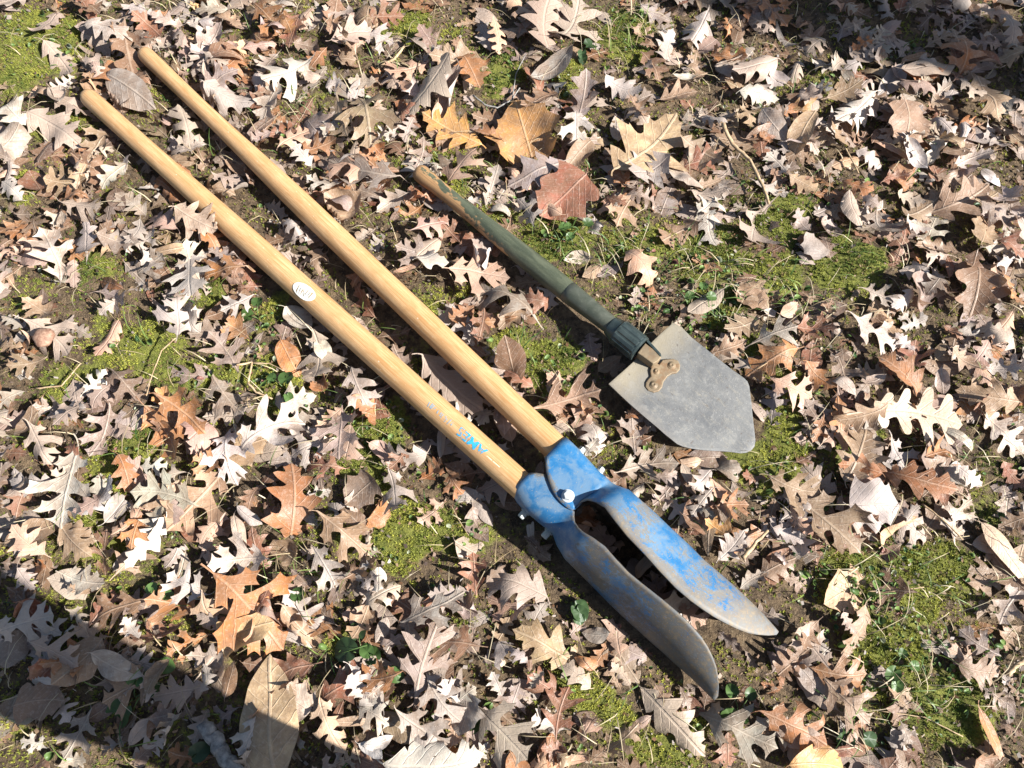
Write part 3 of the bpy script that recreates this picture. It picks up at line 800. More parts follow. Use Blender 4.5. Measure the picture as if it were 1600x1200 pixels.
def leaf_geometry(kind, L, ang, x, y, r, curl=None, bend=None, flip=None, low=False, crumple=1., sink=.87, on_top=False, lift=0., wide=1., broken=False):
    """returns world verts, faces, uv; piles on the height map and stays under the tools"""
    T, F = (TPLLOW if low else TPL)[kind][r.randrange(5 if low else 15)]
    if broken:                                                        # a torn piece: what lies on one side of a ragged line
        a_ = r.uniform(-.9, .9); side_ = r.choice((-1, 1)); c_ = T[F].mean(1)
        k_ = side_ * (c_[:, 0] - r.uniform(.35, .62) + a_ * c_[:, 1] + .07 * vnoise(c_[:, 0] + a_ * 9, c_[:, 1], 9, 24)) > 0
        if k_.sum() > 12:
            F = F[k_]; un, inv = np.unique(F, return_inverse=True); T = T[un]; F = inv.reshape(-1, 3).astype(np.int32)
    u, v = T[:, 0], T[:, 1] * wide * r.uniform(.86, 1.16)
    if curl is None: curl = r.choice([r.uniform(-1.2, 1.2), r.uniform(.8, 3.0), r.uniform(2.0, 5.5), r.uniform(-3.2, 3.2)])
    if bend is None: bend = r.choice([r.uniform(-1.2, 1.2), r.uniform(-2.2, 2.2)])
    sweep = r.uniform(-.35, .35)                                     # in-plane bow of the midrib
    v = v + sweep * (u - .5) ** 2
    vc = v - sweep * (u - .5) ** 2
    # curl round the midrib, then bend along it
    ca = curl * (1 + .5 * np.sin(3 * u + r.uniform(0, 6)))
    ca = np.where(np.abs(ca) < .05, .05, ca)
    yy = np.sin(ca * vc) / ca + (v - vc); zz = (1 - np.cos(ca * vc)) / ca
    s1, s2, s3 = r.uniform(0, 99), r.uniform(0, 99), r.uniform(0, 99)
    amp = crumple * r.uniform(.6, 1.3)
    zz = zz + .06 * amp * vnoise(u + s1, v + s2, 3.2, 21) + .028 * amp * vnoise(u + s2, v + s3, 7.5, 22) * (.3 + 2.2 * np.abs(vc))
    zz = zz + r.uniform(-.25, .45) * crumple * np.abs(vc) ** 1.5 * vnoise(u + s3, v * .3 + s1, 5.0, 23)
    zz = zz - .02 * np.exp(-(vc / .02) ** 2) * .4
    b_ = bend if abs(bend) > .05 else .05
    uc = u - .45
    xx = np.sin(b_ * uc) / b_ - np.sin(b_ * uc) * zz * .9; zz2 = (1 - np.cos(b_ * uc)) / b_ + np.cos(b_ * uc) * zz
    if flip if flip is not None else (r.random() < .35): yy = -yy; zz2 = -zz2
    Q = np.stack([xx, yy, zz2], 1) * L
    tilt = Matrix.Rotation(r.gauss(0, .26) * min(1.5, crumple), 3, 'X') @ Matrix.Rotation(r.gauss(0, .20) * min(1.5, crumple), 3, 'Y')
    Q = Q @ np.array((Matrix.Rotation(ang, 3, 'Z') @ tilt).transposed())
    Q[:, 0] += x; Q[:, 1] += y
    iy, ix = cell(Q[:, 0], Q[:, 1])
    base = H[iy, ix]
    if on_top: base = np.maximum(base, TOPZ[iy, ix])
    z0 = np.quantile(base - Q[:, 2], sink) + .0006 + lift
    Q[:, 2] += z0
    if on_top:
        Q[:, 2] = np.maximum(Q[:, 2], base + .0012)
    else:
        c = CEIL2[iy, ix]
        Q[:, 2] = np.where(c < 1, np.minimum(Q[:, 2], np.maximum(c - .0025, ground_z(Q[:, 0], Q[:, 1]) - .004)), Q[:, 2])
    # flatten what would stand up too far, then remember the pile
    g = ground_z(Q[:, 0], Q[:, 1]); hh = Q[:, 2] - g; lim = .045
    if not on_top: Q[:, 2] = g + np.where(hh > lim, lim + (hh - lim) * .45, hh)
    if not on_top and not low:
        zc = np.minimum(Q[:, 2], g + .032) - .0015
        for dy in (0, 1):
            for dx in (0, 1): np.maximum.at(H, (np.clip(iy + dy, 0, GN - 1), np.clip(ix + dx, 0, GN - 1)), zc)
    return Q, F, np.stack([u, vc], 1)

LC = {'g': (.285, .232, .200), 'p': (.43, .365, .305), 't': (.285, .188, .115), 'b': (.19, .10, .055), 'o': (.33, .13, .042), 'y': (.46, .225, .065),
      'r': (.21, .075, .04), 'd': (.15, .105, .085), 'w': (.47, .455, .41), 'c': (.44, .30, .155)}
LNAME = {'g': 'grey-tan', 'p': 'pale beige', 't': 'tan', 'b': 'brown', 'o': 'orange-brown', 'y': 'golden brown', 'r': 'dark reddish brown', 'd': 'dark grey-brown', 'w': 'silvery white', 'c': 'cream tan'}
KNAME = {'sp': ('oak_leaf', 'deep-lobed oak leaf'), 'ro': ('oak_leaf', 'shallow-lobed oak leaf'), 'wo': ('oak_leaf', 'round-lobed oak leaf'),
         'ov': ('oval_leaf', 'oval unlobed leaf'), 'bl': ('broad_leaf', 'large broad blunt-lobed leaf'), 'na': ('narrow_leaf', 'long narrow dry leaf')}
def jitter_col(c, r, a=.26):
    k = 1 + r.uniform(-a, a); return tuple(max(.01, min(.75, x * k * (1 + r.uniform(-.06, .06)))) for x in c)

# ------------------------------------------------------------------ leaves seen one by one in the photograph
# per zoomed region (offset, scale 2.667): base x, y, tip x, y, kind, colour
Z = 600 / 1600
REG = {'A': (0, 0), 'B': (500, 0), 'C': (1000, 0), 'D': (0, 400), 'E': (500, 400), 'F': (1000, 400), 'G': (0, 750), 'H': (500, 750), 'I': (1000, 750)}
LEAVES = {
'A': '1310 280 1100 390 sp p|1400 440 1470 620 sp g|1510 380 1570 630 sp t|480 340 660 470 ov p|850 410 1010 330 ro g|870 410 1060 460 ro g|1180 390 1080 530 ro p|810 620 765 455 sp t|710 570 590 480 sp t|860 620 710 640 ro p|830 260 950 150 ro p|525 110 565 340 sp b|240 40 170 170 ro t|200 180 300 310 ro t|150 480 345 605 ro t|500 510 380 660 sp t|290 1175 215 985 sp p|395 1120 365 940 ro g|245 865 390 830 ro o|300 880 460 905 sp b|770 840 640 730 ro p|615 895 500 815 ro g|1510 905 1370 840 bl t|1340 1020 1200 960 sp g|1010 1105 890 1070 sp g|835 1190 785 1040 sp p|1045 1150 870 1180 sp o|1425 805 1290 775 sp p|1600 700 1370 725 sp p|1075 45 1180 165 sp o|1310 70 1260 160 ro o|1405 10 1375 140 ro p|1395 195 1570 145 ro t|870 275 1030 258 ov b|1015 225 1155 200 sp r|1170 645 1295 555 sp o|1260 655 1410 605 sp o|330 10 445 85 ro p|395 135 565 185 ro p|-10 25 150 5 ro p|110 530 5 410 ro p|145 390 240 412 ov t|240 415 380 490 ro p|640 60 520 30 ro p|760 130 640 90 ro p|950 50 820 60 ro p|1000 120 900 70 ro t|60 700 -10 640 ro g|120 850 30 770 ro p|540 700 440 800 ro p|620 950 560 1050 ro d|1560 950 1460 1010 ro g|1130 560 1040 600 ro g|1300 700 1230 620 ro p|90 1080 10 1050 sp o',
'B': '885 670 825 455 bl y|660 610 440 500 ro y|915 260 940 0 ro b|1000 225 1095 30 sp t|195 92 345 78 sp r|60 0 72 150 ro p|170 145 310 195 sp p|690 285 470 258 ro t|600 310 335 490 ro t|585 330 495 490 ov g|450 262 280 345 sp o|595 240 668 380 ro o|1058 235 890 350 ov g|1075 510 1112 350 ro g|1060 490 1062 630 sp g|1000 395 850 490 ro b|320 785 30 705 sp g|135 970 85 790 ro t|295 790 225 690 ro o|520 790 648 650 sp o|695 850 735 700 wo g|1010 695 790 790 ro g|1100 770 930 910 bl r|905 960 830 840 sp g|800 895 700 865 ov p|675 1140 682 1000 bl p|395 1005 550 935 sp r|370 855 490 815 sp o|1240 750 1500 510 ro t|1455 715 1590 795 ov p|1445 695 1270 790 ro g|1240 480 1240 600 ov p|1175 838 1265 895 ro r|1305 820 1225 960 sp t|1280 1050 1400 1200 ro o|1570 915 1400 1005 ro t|1175 1105 1100 1155 ov t|1345 225 1415 340 sp b|1610 90 1530 210 ro p|1335 35 1460 85 ro g|1555 340 1465 345 ov p|530 1155 780 1160 sp o|1290 130 1390 150 sp t|330 560 250 600 sp g|1180 360 1330 420 ro g|760 600 640 560 ro g|1420 420 1560 400 ro t|60 170 160 230 ro t',
'C': '490 0 610 120 sp o|330 125 190 195 ro t|570 285 380 355 ro t|665 240 635 340 ro t|410 405 570 425 ro p|960 425 790 560 ro p|945 425 1070 465 ro b|1080 470 1105 640 bl t|1075 355 1290 298 ov b|1330 350 1320 190 sp o|1490 100 1545 230 ro p|1395 350 1475 530 ro p|860 145 970 185 sp g|860 245 780 315 ro p|1200 430 1300 520 ro t|645 555 725 660 ro b|705 515 610 660 ov t|1085 610 1170 725 ov w|1290 705 1430 655 ro p|1440 690 1510 760 ov w|958 880 995 1070 sp g|1100 925 1260 822 ro p|1220 905 1430 815 ro t|1060 810 1180 850 ro g|845 822 895 960 ov t|205 830 350 830 ro t|525 845 435 1040 sp g|165 595 350 705 ro t|260 480 350 540 ro g|1610 1010 1535 870 ro p|1300 1055 1130 1035 ro t|1385 1080 1325 1200 ro b|780 430 900 380 ro t|1220 590 1330 640 ro t|1500 560 1590 640 ro t|760 560 860 640 ro t|900 640 1020 700 ro g|1230 740 1360 780 ro t|1420 880 1560 820 ro p|1060 950 1180 990 ro g|1550 420 1600 500 ro p|1100 60 1200 20 ro t|1400 60 1540 100 ro g|700 960 640 880 ro g|620 740 740 800 ro t|1450 1000 1580 1080 ro r|820 770 940 830 sp o|1000 760 1100 740 ro r',
'D': '415 150 575 215 sp g|798 0 835 215 sp p|890 135 1050 65 sp o|780 365 760 190 sp g|1010 490 895 330 sp g|880 505 710 490 sp g|875 490 1010 675 sp g|680 585 865 735 sp p|630 635 765 850 ro o|935 715 972 950 sp w|1000 805 1280 670 sp p|335 820 265 1125 sp p|370 1105 505 940 ro w|840 1025 590 975 sp p|940 890 720 1140 sp t|935 895 820 845 sp o|1225 1200 1242 875 ro o|1330 330 1345 545 sp t|1175 360 1245 500 ov o|1195 225 1300 310 ov p|1070 185 950 255 sp g|1465 480 1545 650 sp g|1420 630 1435 860 sp g|1440 885 1280 868 sp r|1570 925 1440 1030 bl d|535 840 565 990 ro o|490 1190 605 1070 sp o|445 1015 340 1085 ro r|390 610 280 730 sp g|475 630 395 830 sp g|500 690 555 770 ro g|145 710 225 870 sp g|155 635 105 770 ov t|110 570 0 645 ro g|225 965 50 955 ro g|155 275 305 405 sp t|215 440 50 470 sp t|495 275 415 430 ro o|245 275 125 195 ro t|510 200 430 260 ro p|475 470 590 600 sp d|260 1130 400 1200 ro t|1000 1060 1090 1130 ov g|1080 960 1040 1060 ro p|700 1060 620 1180 ro p|60 780 -10 840 sp g|100 290 10 250 ro p|90 380 -5 370 ro t|1290 150 1180 90 ro g|60 1010 150 930 ro g|1150 380 1060 420 ro g|620 20 700 90 sp d|560 950 500 890 ov o|360 870 300 780 ro r',
'E': '910 255 660 125 sp g|965 220 840 195 ro r|692 230 668 365 sp r|645 215 520 290 ro o|802 550 790 360 ov b|900 660 1160 575 sp t|1078 730 1135 625 sp p|1250 885 1475 850 sp g|1490 925 1395 1045 sp g|430 440 660 650 ro b|215 775 305 855 ov r|530 900 590 1000 sp o|470 300 560 210 ro g|1270 690 1330 640 ro o|1100 830 1160 770 ro p|370 820 300 900 sp r|230 940 140 1020 bl d|300 900 330 1090 sp d|60 860 -10 900 sp g|420 930 520 860 sp o|640 1010 720 1110 ov d|880 560 760 480 ro r|380 500 300 380 ro d|620 860 560 780 ro d|1290 900 1200 960 ro p',
'F': '890 640 1315 690 wo p|845 945 935 725 ro t|995 655 800 725 ro t|525 545 720 610 sp o|670 465 790 575 ro o|635 395 430 500 ro g|450 375 620 325 sp g|500 265 340 335 ro t|300 412 440 365 ro t|630 300 800 320 sp r|850 285 1080 385 sp p|920 145 1050 215 sp p|1385 20 1360 265 ro b|1180 580 990 430 ro o|905 560 1010 515 ov p|1260 405 1410 490 ro t|1550 395 1390 305 ro t|1550 625 1320 575 ro t|1420 645 1600 815 wo p|530 940 730 1005 sp t|285 905 195 1000 ro p|60 940 150 920 ro g|1515 860 1600 965 ro r|990 895 1270 1000 ro o|330 145 190 260 ov t|775 505 865 600 ov p|585 255 660 205 ov o|320 860 420 930 bl g|180 870 210 950 ov t|1240 90 1170 180 ro g|1120 170 1040 240 ro p|1500 90 1600 200 ro o|1130 400 1060 330 ro p|1230 480 1260 600 ov p|1380 440 1440 560 ro o|1300 900 1400 970 ro p|1060 80 1150 120 ro t|1270 290 1340 350 ro r|940 950 1010 1010 ov p|1500 150 1420 60 ov t|1480 950 1590 1000 ro g',
'G': '1150 1270 1130 730 ov c|930 665 1150 585 bl c|1300 755 1090 855 ro r|925 390 1210 695 sp o|865 485 715 405 sp p|840 540 620 490 sp o|865 650 690 705 sp o|705 745 625 890 ov t|1335 920 1430 1130 sp y|985 785 790 715 ro g|930 600 840 560 ro p|705 170 550 360 ro p|605 140 570 290 sp o|195 320 90 215 ro o|265 205 395 325 ro t|270 405 440 445 ro p|610 495 390 575 sp b|310 540 390 600 sp g|15 630 250 560 sp g|190 675 360 770 sp g|90 925 280 905 bl t|450 670 270 860 ov t|220 945 40 995 ov p|385 960 290 1150 sp g|520 1080 420 1140 sp g|1140 318 890 350 sp p|1325 280 1405 460 sp g|1345 150 1540 305 sp t|1175 530 1320 690 ro t|1545 510 1475 670 sp t|1600 400 1510 440 sp g|1475 770 1535 900 sp p|1515 1085 1610 1155 ov w|895 170 825 265 ro o|1120 85 970 55 ro t|860 880 890 760 ro g|760 960 690 1080 sp g|1290 440 1230 380 ro d|850 950 800 1100 ro g|90 380 150 460 ro d|30 520 100 440 ro d|200 1110 100 1080 sp p|560 1170 640 1100 ro d|250 1190 380 1150 ro p|950 900 1000 760 ov b|1600 850 1520 920 sp p|1000 460 960 440 ov p|600 660 540 580 ro g',
'H': '1105 770 815 640 ro c|950 470 690 395 ro b|650 480 640 310 sp r|885 545 690 500 sp g|360 605 600 470 sp g|395 920 490 590 sp g|665 690 460 660 sp g|970 1065 1020 860 sp r|1200 650 1095 640 ov g|330 950 525 1120 sp g|435 815 575 1010 sp g|645 945 870 1135 sp t|1340 875 1590 1140 ro t|1180 1145 1330 1030 sp p|165 930 295 1005 sp p|200 1110 310 1070 ov w|290 1200 670 1170 ro p|195 525 345 435 sp t|105 405 245 335 sp g|300 10 320 170 sp d|525 85 410 180 sp o|615 115 685 260 ov d|1485 525 1600 595 sp o|760 900 720 800 ro g|830 850 780 1000 sp g|930 800 880 860 ro p|1130 860 1000 760 ro t|560 930 650 860 sp g|1160 780 1060 740 ov o|250 300 130 260 sp t|700 430 760 350 ro d|860 760 800 700 ro g|1290 850 1220 760 ro t|620 1180 700 1100 ro p|80 1190 170 1130 sp p|1500 870 1560 960 ro d|980 1130 1060 1190 sp t|930 300 860 230 ro d',
'I': '765 785 635 610 sp g|710 800 940 825 sp g|490 950 750 1095 sp o|750 825 930 1010 sp t|945 420 765 510 bl c|935 530 880 750 ro t|1285 255 1332 80 sp p|1600 430 1485 590 sp g|1510 745 1340 635 sp g|630 55 890 295 sp t|550 205 665 265 ro p|475 405 630 325 ro t|290 115 440 100 sp o|320 110 350 200 bl d|125 525 260 595 sp o|1415 195 1610 430 na c|610 1165 870 1190 ov y|1060 1000 1100 1110 sp g|1320 785 1510 815 ro t|1430 860 1540 950 sp g|1400 960 1520 1180 na o|235 955 530 1110 sp g|805 1140 885 1110 ov r|1600 600 1520 700 ro t|330 340 420 230 ro g|240 120 310 170 ro p|420 440 520 380 ro g|720 590 640 700 ro b|820 560 880 640 ro g|450 590 590 560 ro b|330 640 430 700 ro g|1340 1180 1480 1160 ro g|1590 1060 1500 1010 ro t|100 690 200 620 ro g|1590 160 1480 200 ro g|60 860 130 960 ro t|600 360 560 300 ro p|1560 90 1500 20 ro p',
}
def landmark(px, py):
    """what a leaf lies beside, in words true from anywhere"""
    def seg(ax, ay, bx, by):
        dx, dy = bx - ax, by - ay; t = max(0, min(1, ((px - ax) * dx + (py - ay) * dy) / (dx * dx + dy * dy)))
        return math.hypot(px - ax - dx * t, py - ay - dy * t), t
    dA, tA = seg(133, 147, 826, 769); dB, tB = seg(222, 80, 880, 711)
    dS, tS = seg(651, 266, 960, 512); dK, tK = seg(990, 560, 1150, 690)
    dP, tP = seg(905, 850, 1110, 1080); dQ, tQ = seg(960, 770, 1210, 985)
    best = min((dA, 'A'), (dB, 'B'), (dS, 'S'), (dK - 55, 'K'), (dP - 15, 'P'), (dQ - 15, 'Q'))
    d, k = best
    if d < 62:
        if k in 'AB':
            between = (px - 133) * .693 - (py - 147) * .721 > -2 and (px - 222) * .693 - (py - 80) * .721 < 2
            t = tA if k == 'A' else tB
            part = 'the butt end of' if t < .18 else ('the socket end of' if t > .8 else ('the upper half of' if t < .45 else 'the middle of'))
            if between: return 'between the two long wooden handles'
            return 'beside %s the %s wooden handle' % (part, 'stickered' if k == 'A' else 'plain')
        if k == 'S': return 'beside the %s of the green shovel handle' % ('butt end' if tS < .3 else 'middle' if tS < .75 else 'ferrule')
        if k == 'K': return 'beside the grey shovel blade'
        return 'beside the %s blue blade' % ('bright' if k == 'Q' else 'dull')
    near = sorted((math.hypot(px - x, py - y) - r, n) for x, y, r, n in (
        (1165, 262, 30, 'beside the straight tan twig on moss'), (405, 600, 25, 'beside the angular bent twig'), (74, 531, 10, 'beside the round brown nut husk'),
        (350, 1165, 30, 'beside the thick grey stick'), (825, 205, 40, 'beside the golden cupped leaf'), (465, 790, 45, 'beside the big orange-brown crumpled leaf'),
        (421, 1110, 70, 'beside the very large cream leaf'), (130, 1030, 170, 'inside the dark shadow patch'), (1420, 980, 120, 'in the weedy ground past the blade points'),
        (215, 545, 80, 'at the rim of the widest moss cushion'), (640, 835, 95, 'at the moss cushion near the blue socket'), (1240, 670, 60, 'at the moss by the shovel point'),
        (40, 90, 60, 'at the yellow moss past the handle ends'), (590, 1030, 30, 'beside the crinkled green weed cluster'), (1405, 660, 60, 'beside the large round-lobed oak leaf'),
        (1310, 400, 40, 'at the bright moss streak beyond the shovel'), (975, 60, 50, 'by the grass tuft beyond the golden leaf'), (1440, 130, 130, 'in the deep leaf pile under branch shade')))[0]
    if near[0] < 70: return near[1]
    if d < 190:
        nm = {'A': 'stickered wooden handle', 'B': 'plain wooden handle', 'S': 'green shovel handle', 'K': 'shovel blade', 'P': 'dull blue blade', 'Q': 'bright blue blade'}[k]
        return 'a hand away from the ' + nm
    return 'in the open near ' + near[1].split(' the ', 1)[-1] if ' the ' in near[1] else near[1]
LITTER = {'V': [], 'F': [], 'uv': [], 'col': [], 'n': 0}
def to_litter(Q, F, uv, col):
    LITTER['V'].append(Q); LITTER['F'].append(F + LITTER['n']); LITTER['uv'].append(uv); LITTER['col'].append(np.tile(np.array(col), (len(Q), 1))); LITTER['n'] += len(Q)

lr = random.Random(5)
# --- bottom layer: broken, darker litter in the hollows, all of it stuff
def in_frame(x, y, m=0.):
    d = Vector((x, y, 0)) - CAM; z = d.dot(_f)
    if z <= .1: return False
    a = 800 + FPX * d.dot(_r) / z; b_ = 600 - FPX * d.dot(_u) / z
    return -m < a < 1600 + m and -m < b_ < 1200 + m
def to_px(x, y, z=0.):
    d = Vector((x, y, z)) - CAM; q = d.dot(_f); return 800 + FPX * d.dot(_r) / q, 600 - FPX * d.dot(_u) / q
cnt = 0
while cnt < 1750:
    x, y = lr.uniform(-1.5, 1.5), lr.uniform(-.95, 1.25)
    if not in_frame(x, y, 160): continue
    if float(moss_at(x, y)) > lr.uniform(.08, .85) or lr.random() < .35 * (float(to_px(x, y)[1]) > 330 and to_px(x, y)[0] < 1250): continue
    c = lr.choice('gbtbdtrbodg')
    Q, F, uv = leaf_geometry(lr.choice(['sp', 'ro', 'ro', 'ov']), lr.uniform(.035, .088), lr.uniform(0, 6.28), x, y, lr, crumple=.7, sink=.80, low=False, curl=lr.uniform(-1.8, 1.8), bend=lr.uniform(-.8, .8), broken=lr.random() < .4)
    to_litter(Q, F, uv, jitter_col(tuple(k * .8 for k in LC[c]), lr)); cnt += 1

# --- fill: what lies between and beyond, as one litter
fr_ = random.Random(77); cnt = tries = 0
bag = 'gggggpppptttttbbbooooydrrrd'
while cnt < 800 and tries < 40000:
    tries += 1
    x, y = fr_.uniform(-1.35, 1.35), fr_.uniform(-.85, 1.1)
    if not in_frame(x, y, 60): continue
    px, py = to_px(x, y)
    dens = .6 + .4 * (px > 1150 and py < 520) + .45 * (px < 700 and py < 330) - .30 * (px > 1250 and py > 830) - .15 * (780 < px < 1200 and 330 < py < 620)
    if float(moss_at(x, y)) > fr_.uniform(.2, .6) or fr_.random() > dens: continue
    L = fr_.uniform(.045, .088); iy, ix = cell(x, y)
    if CEIL2[iy, ix] < .02: continue
    c = fr_.choice(bag)
    Q, F, uv = leaf_geometry(fr_.choice(['sp', 'sp', 'sp', 'ro', 'ro', 'ov', 'wo', 'na', 'bl']), L, fr_.uniform(0, 6.28), x, y, fr_, crumple=1.1, broken=fr_.random() < .3)
    to_litter(Q, F, uv, jitter_col(LC[c], fr_)); cnt += 1
# --- the leaves picked out of the photograph; the largest become objects of their own
picked = []
for reg, txt in LEAVES.items():
    ox, oy = REG[reg]
    for e in txt.split('|'):
        a = e.split(); q = [float(k) for k in a[:4]]
        picked.append((ox + q[0] * Z, oy + q[1] * Z, ox + q[2] * Z, oy + q[3] * Z, a[4], a[5]))
# drop double entries where regions overlap
keep = []
for p in picked:
    cx, cy = (p[0] + p[2]) / 2, (p[1] + p[3]) / 2
    if any(math.hypot(cx - (k[0] + k[2]) / 2, cy - (k[1] + k[3]) / 2) < 11 for k in keep): continue
    keep.append(p)
SPECIAL = {(825, 205): 'golden brown cupped leaf standing open behind the green shovel handle',
           (465, 790): 'big orange-brown crumpled oak leaf beside a moss cushion',
           (421, 1125): 'very large cream tan leaf lying half inside the dark shadow patch'}
order = []
for p in keep:
    L = math.hypot(p[2] - p[0], p[3] - p[1]); order.append((L, p))
order.sort(key=lambda k: k[0])
rank = {id(p): i for i, (L, p) in enumerate(order)}
N_IND = 288; n_all = len(order)
lr2 = random.Random(21); shuffled = [p for _, p in order]; lr2.shuffle(shuffled)
shuffled.sort(key=lambda p: int(math.hypot(p[2] - p[0], p[3] - p[1]) > 200))         # the giant leaf lies under its neighbours
individual = 0
FOOTD = dilate(FOOT.astype(float), np.maximum, 1)
for p in shuffled:
    bx, by, tx, ty, kind, c = p
    if c in 'gp' and kind in ('sp', 'ro') and math.hypot(tx - bx, ty - by) < 90:
        q_ = lr2.random(); c = 'b' if q_ < .09 else 'o' if q_ < .17 else 't' if q_ < .24 else c
    A_, B_ = P(bx, by, .012), P(tx, ty, .012)
    L = (B_ - A_).length * (1.10 if (B_ - A_).length < .15 else 1.0); ang = math.atan2(B_.y - A_.y, B_.x - A_.x)
    m = (A_ + B_) / 2 + (B_ - A_) * -.04
    giant = L > .17
    Q, F, uv = leaf_geometry(kind, L, ang, m.x, m.y, lr, crumple=.55 if giant else 1., bend=lr.uniform(-.5, .5) if giant else None,
                             curl=lr.uniform(-.5, .5) if giant else (2.2 if c == 'y' and kind == 'bl' else None), flip=False if kind == 'bl' else None)
    col = jitter_col(LC[c], lr) if not giant else (.47, .33, .185)
    if n_all - rank[id(p)] <= N_IND:
        loc = (m.x, m.y, float(Q[:, 2].min()))
        nm, kn = KNAME[kind]
        o = mesh_obj(nm, Q, F.tolist(), M_LEAF, loc=loc, uv=uv); o.color = (*col, 1)
        cx, cy = (bx + tx) / 2, (by + ty) / 2
        lab = None
        for (sx, sy), t in SPECIAL.items():
            if math.hypot(cx - sx, cy - sy) < 24 and t not in [q for q in SPECIAL.values() if q in globals().get('_used', [])]:
                lab = t; globals().setdefault('_used', []).append(t); break
        if lab is None: 
            px_len = math.hypot(tx - bx, ty - by); rel = float(np.ptp(Q[:, 2])) / L
            lab = '%s%s %s%s %s' % ('large ' if px_len > 78 and 'large' not in kn else 'small ' if px_len < 48 else '', LNAME[c], 'curled ' if rel > .36 else 'flat ' if rel < .2 else '', kn, landmark(cx, cy))
            lab = ' '.join(lab.split()[:16])
        tag(o, lab, 'leaf', 'fallen leaves, ' + lab if lab not in SPECIAL.values() else None); individual += 1
    else: to_litter(Q, F, uv, col)
# the leaf that has blown over the stickered handle
A_, B_ = P(276, 330, .05), P(347, 331, .05)
Q, F, uv = leaf_geometry('ro', .094, math.atan2(B_.y - A_.y, B_.x - A_.x) - .5, *(P(303, 342, .05)).xy, random.Random(4), curl=1.2, bend=.5, flip=False, crumple=1.1, on_top=True, sink=.8, wide=1.25)
o = mesh_obj('oak_leaf', Q, F.tolist(), M_LEAF, loc=(float(Q[:, 0].mean()), float(Q[:, 1].mean()), float(Q[:, 2].min())), uv=uv); o.color = (.47, .34, .25, 1)
tag(o, 'pinkish tan leaf blown on top of the stickered wooden handle', 'leaf')

cnt = 0
while cnt < 3000:                                              # outside the picture: the same litter, coarser meshes
    x, y = fr_.uniform(-2.9, 2.9), fr_.uniform(-2.9, 2.9)
    if in_frame(x, y, 40): continue
    if vnoise(x, y, 3, 9) > .45: continue
    c = fr_.choice(bag)
    near = in_frame(x, y, 420)
    Q, F, uv = leaf_geometry(fr_.choice(['sp', 'ro', 'ro', 'ov', 'wo']), fr_.uniform(.05, .11), fr_.uniform(0, 6.28), x, y, fr_, low=not near, sink=.7)
    to_litter(Q, F, uv, jitter_col(LC[c], fr_)); cnt += 1
lit = big_mesh('leaf_litter', np.concatenate(LITTER['V']), np.concatenate(LITTER['F']), M_LITTER, col=np.concatenate(LITTER['col']), uv=np.concatenate(LITTER['uv']))
tag(lit, 'carpet of small and broken dry oak leaves covering the ground', 'leaf litter', kind='stuff')

# ------------------------------------------------------------------ moss, grass, low weeds
def free(x, y, pad=True):
    iy, ix = cell(x, y); return (CEIL2 if pad else CEIL)[iy, ix] > 1
def scatter(n, seed, fn, box=(-1.5, 1.5, -.95, 1.25)):
    g = np.random.default_rng(seed); x = g.uniform(box[0], box[1], n); y = g.uniform(box[2], box[3], n)
    k = (g.random(n) < fn(x, y)) & free(x, y); return x[k], y[k], g
def moss_density(x, y): return np.clip((moss_at(x, y) * 1.1 + .20 + .45 * np.clip(vnoise(x, y, 8, 8), 0, 1)) * np.clip(.75 + .9 * vnoise(x, y, 42, 13), .12, 1), 0, 1)
def build_moss():
    x, y, g = scatter(430000, 1, moss_density)
    n = len(x); z = ground_z(x, y)
    sz = g.uniform(.0026, .0055, n); nb = 5
    V = np.zeros((n, nb * 3, 3), np.float32); a0 = g.uniform(0, 6.28, n)
    for b_ in range(nb):
        a = a0 + b_ * 2 * np.pi / nb + g.uniform(-.3, .3, n); el = g.uniform(.25, 1.1, n); w = .36
        dx, dy = np.cos(a), np.sin(a); l = sz * g.uniform(.7, 1.25, n)
        px, py = -dy, dx
        V[:, b_*3] = np.stack([x - px * l * w * .5, y - py * l * w * .5, z], 1)
        V[:, b_*3+1] = np.stack([x + px * l * w * .5, y + py * l * w * .5, z], 1)
        V[:, b_*3+2] = np.stack([x + dx * l * np.cos(el), y + dy * l * np.cos(el), z + l * np.sin(el) + .0015], 1)
    F = np.arange(n * nb * 3).reshape(-1, 3)
    t = np.clip(.5 + .5 * vnoise(x, y, 12, 31) + .35 * vnoise(x, y, 45, 32) + g.normal(0, .13, n), 0, 1)[:, None]
    c = np.array([.085, .125, .02]) * (1 - t) + np.array([.36, .355, .06]) * t
    br = (g.random(n) < .05 + .25 * np.clip(vnoise(x, y, 25, 33), 0, 1))[:, None]; c = np.where(br, np.array([.26, .19, .08]), c)
    o = big_mesh('moss', V.reshape(-1, 3), F, M_MOSS, col=np.repeat(c, nb * 3, 0), smooth=False)
    tag(o, 'yellow-green moss cushions growing on the open soil', 'moss', kind='stuff')
build_moss()

def blades(x, y, z, h, lean, ang, w, g, seg=4):
    n = len(x); V = np.zeros((n, (seg + 1) * 2, 3), np.float32)
    dx, dy = np.cos(ang), np.sin(ang); px, py = -dy, dx
    curve = g.uniform(-.25, .25, n)
    for k in range(seg + 1):
        s = k / seg; ww = w * (1 - s ** 2 * .92)
        out = h * (np.sin(lean * s) * s); up = h * np.cos(lean * s) * s
        cx = x + dx * out + px * curve * h * s * s; cy = y + dy * out + py * curve * h * s * s
        V[:, 2*k] = np.stack([cx - px * ww, cy - py * ww, z + up], 1); V[:, 2*k+1] = np.stack([cx + px * ww, cy + py * ww, z + up], 1)
    base = np.arange(n)[:, None] * (seg + 1) * 2
    F = np.concatenate([base + np.array([[2*k, 2*k+1, 2*k+3, 2*k+2]]) for k in range(seg)])
    return V.reshape(-1, 3), F, (seg + 1) * 2
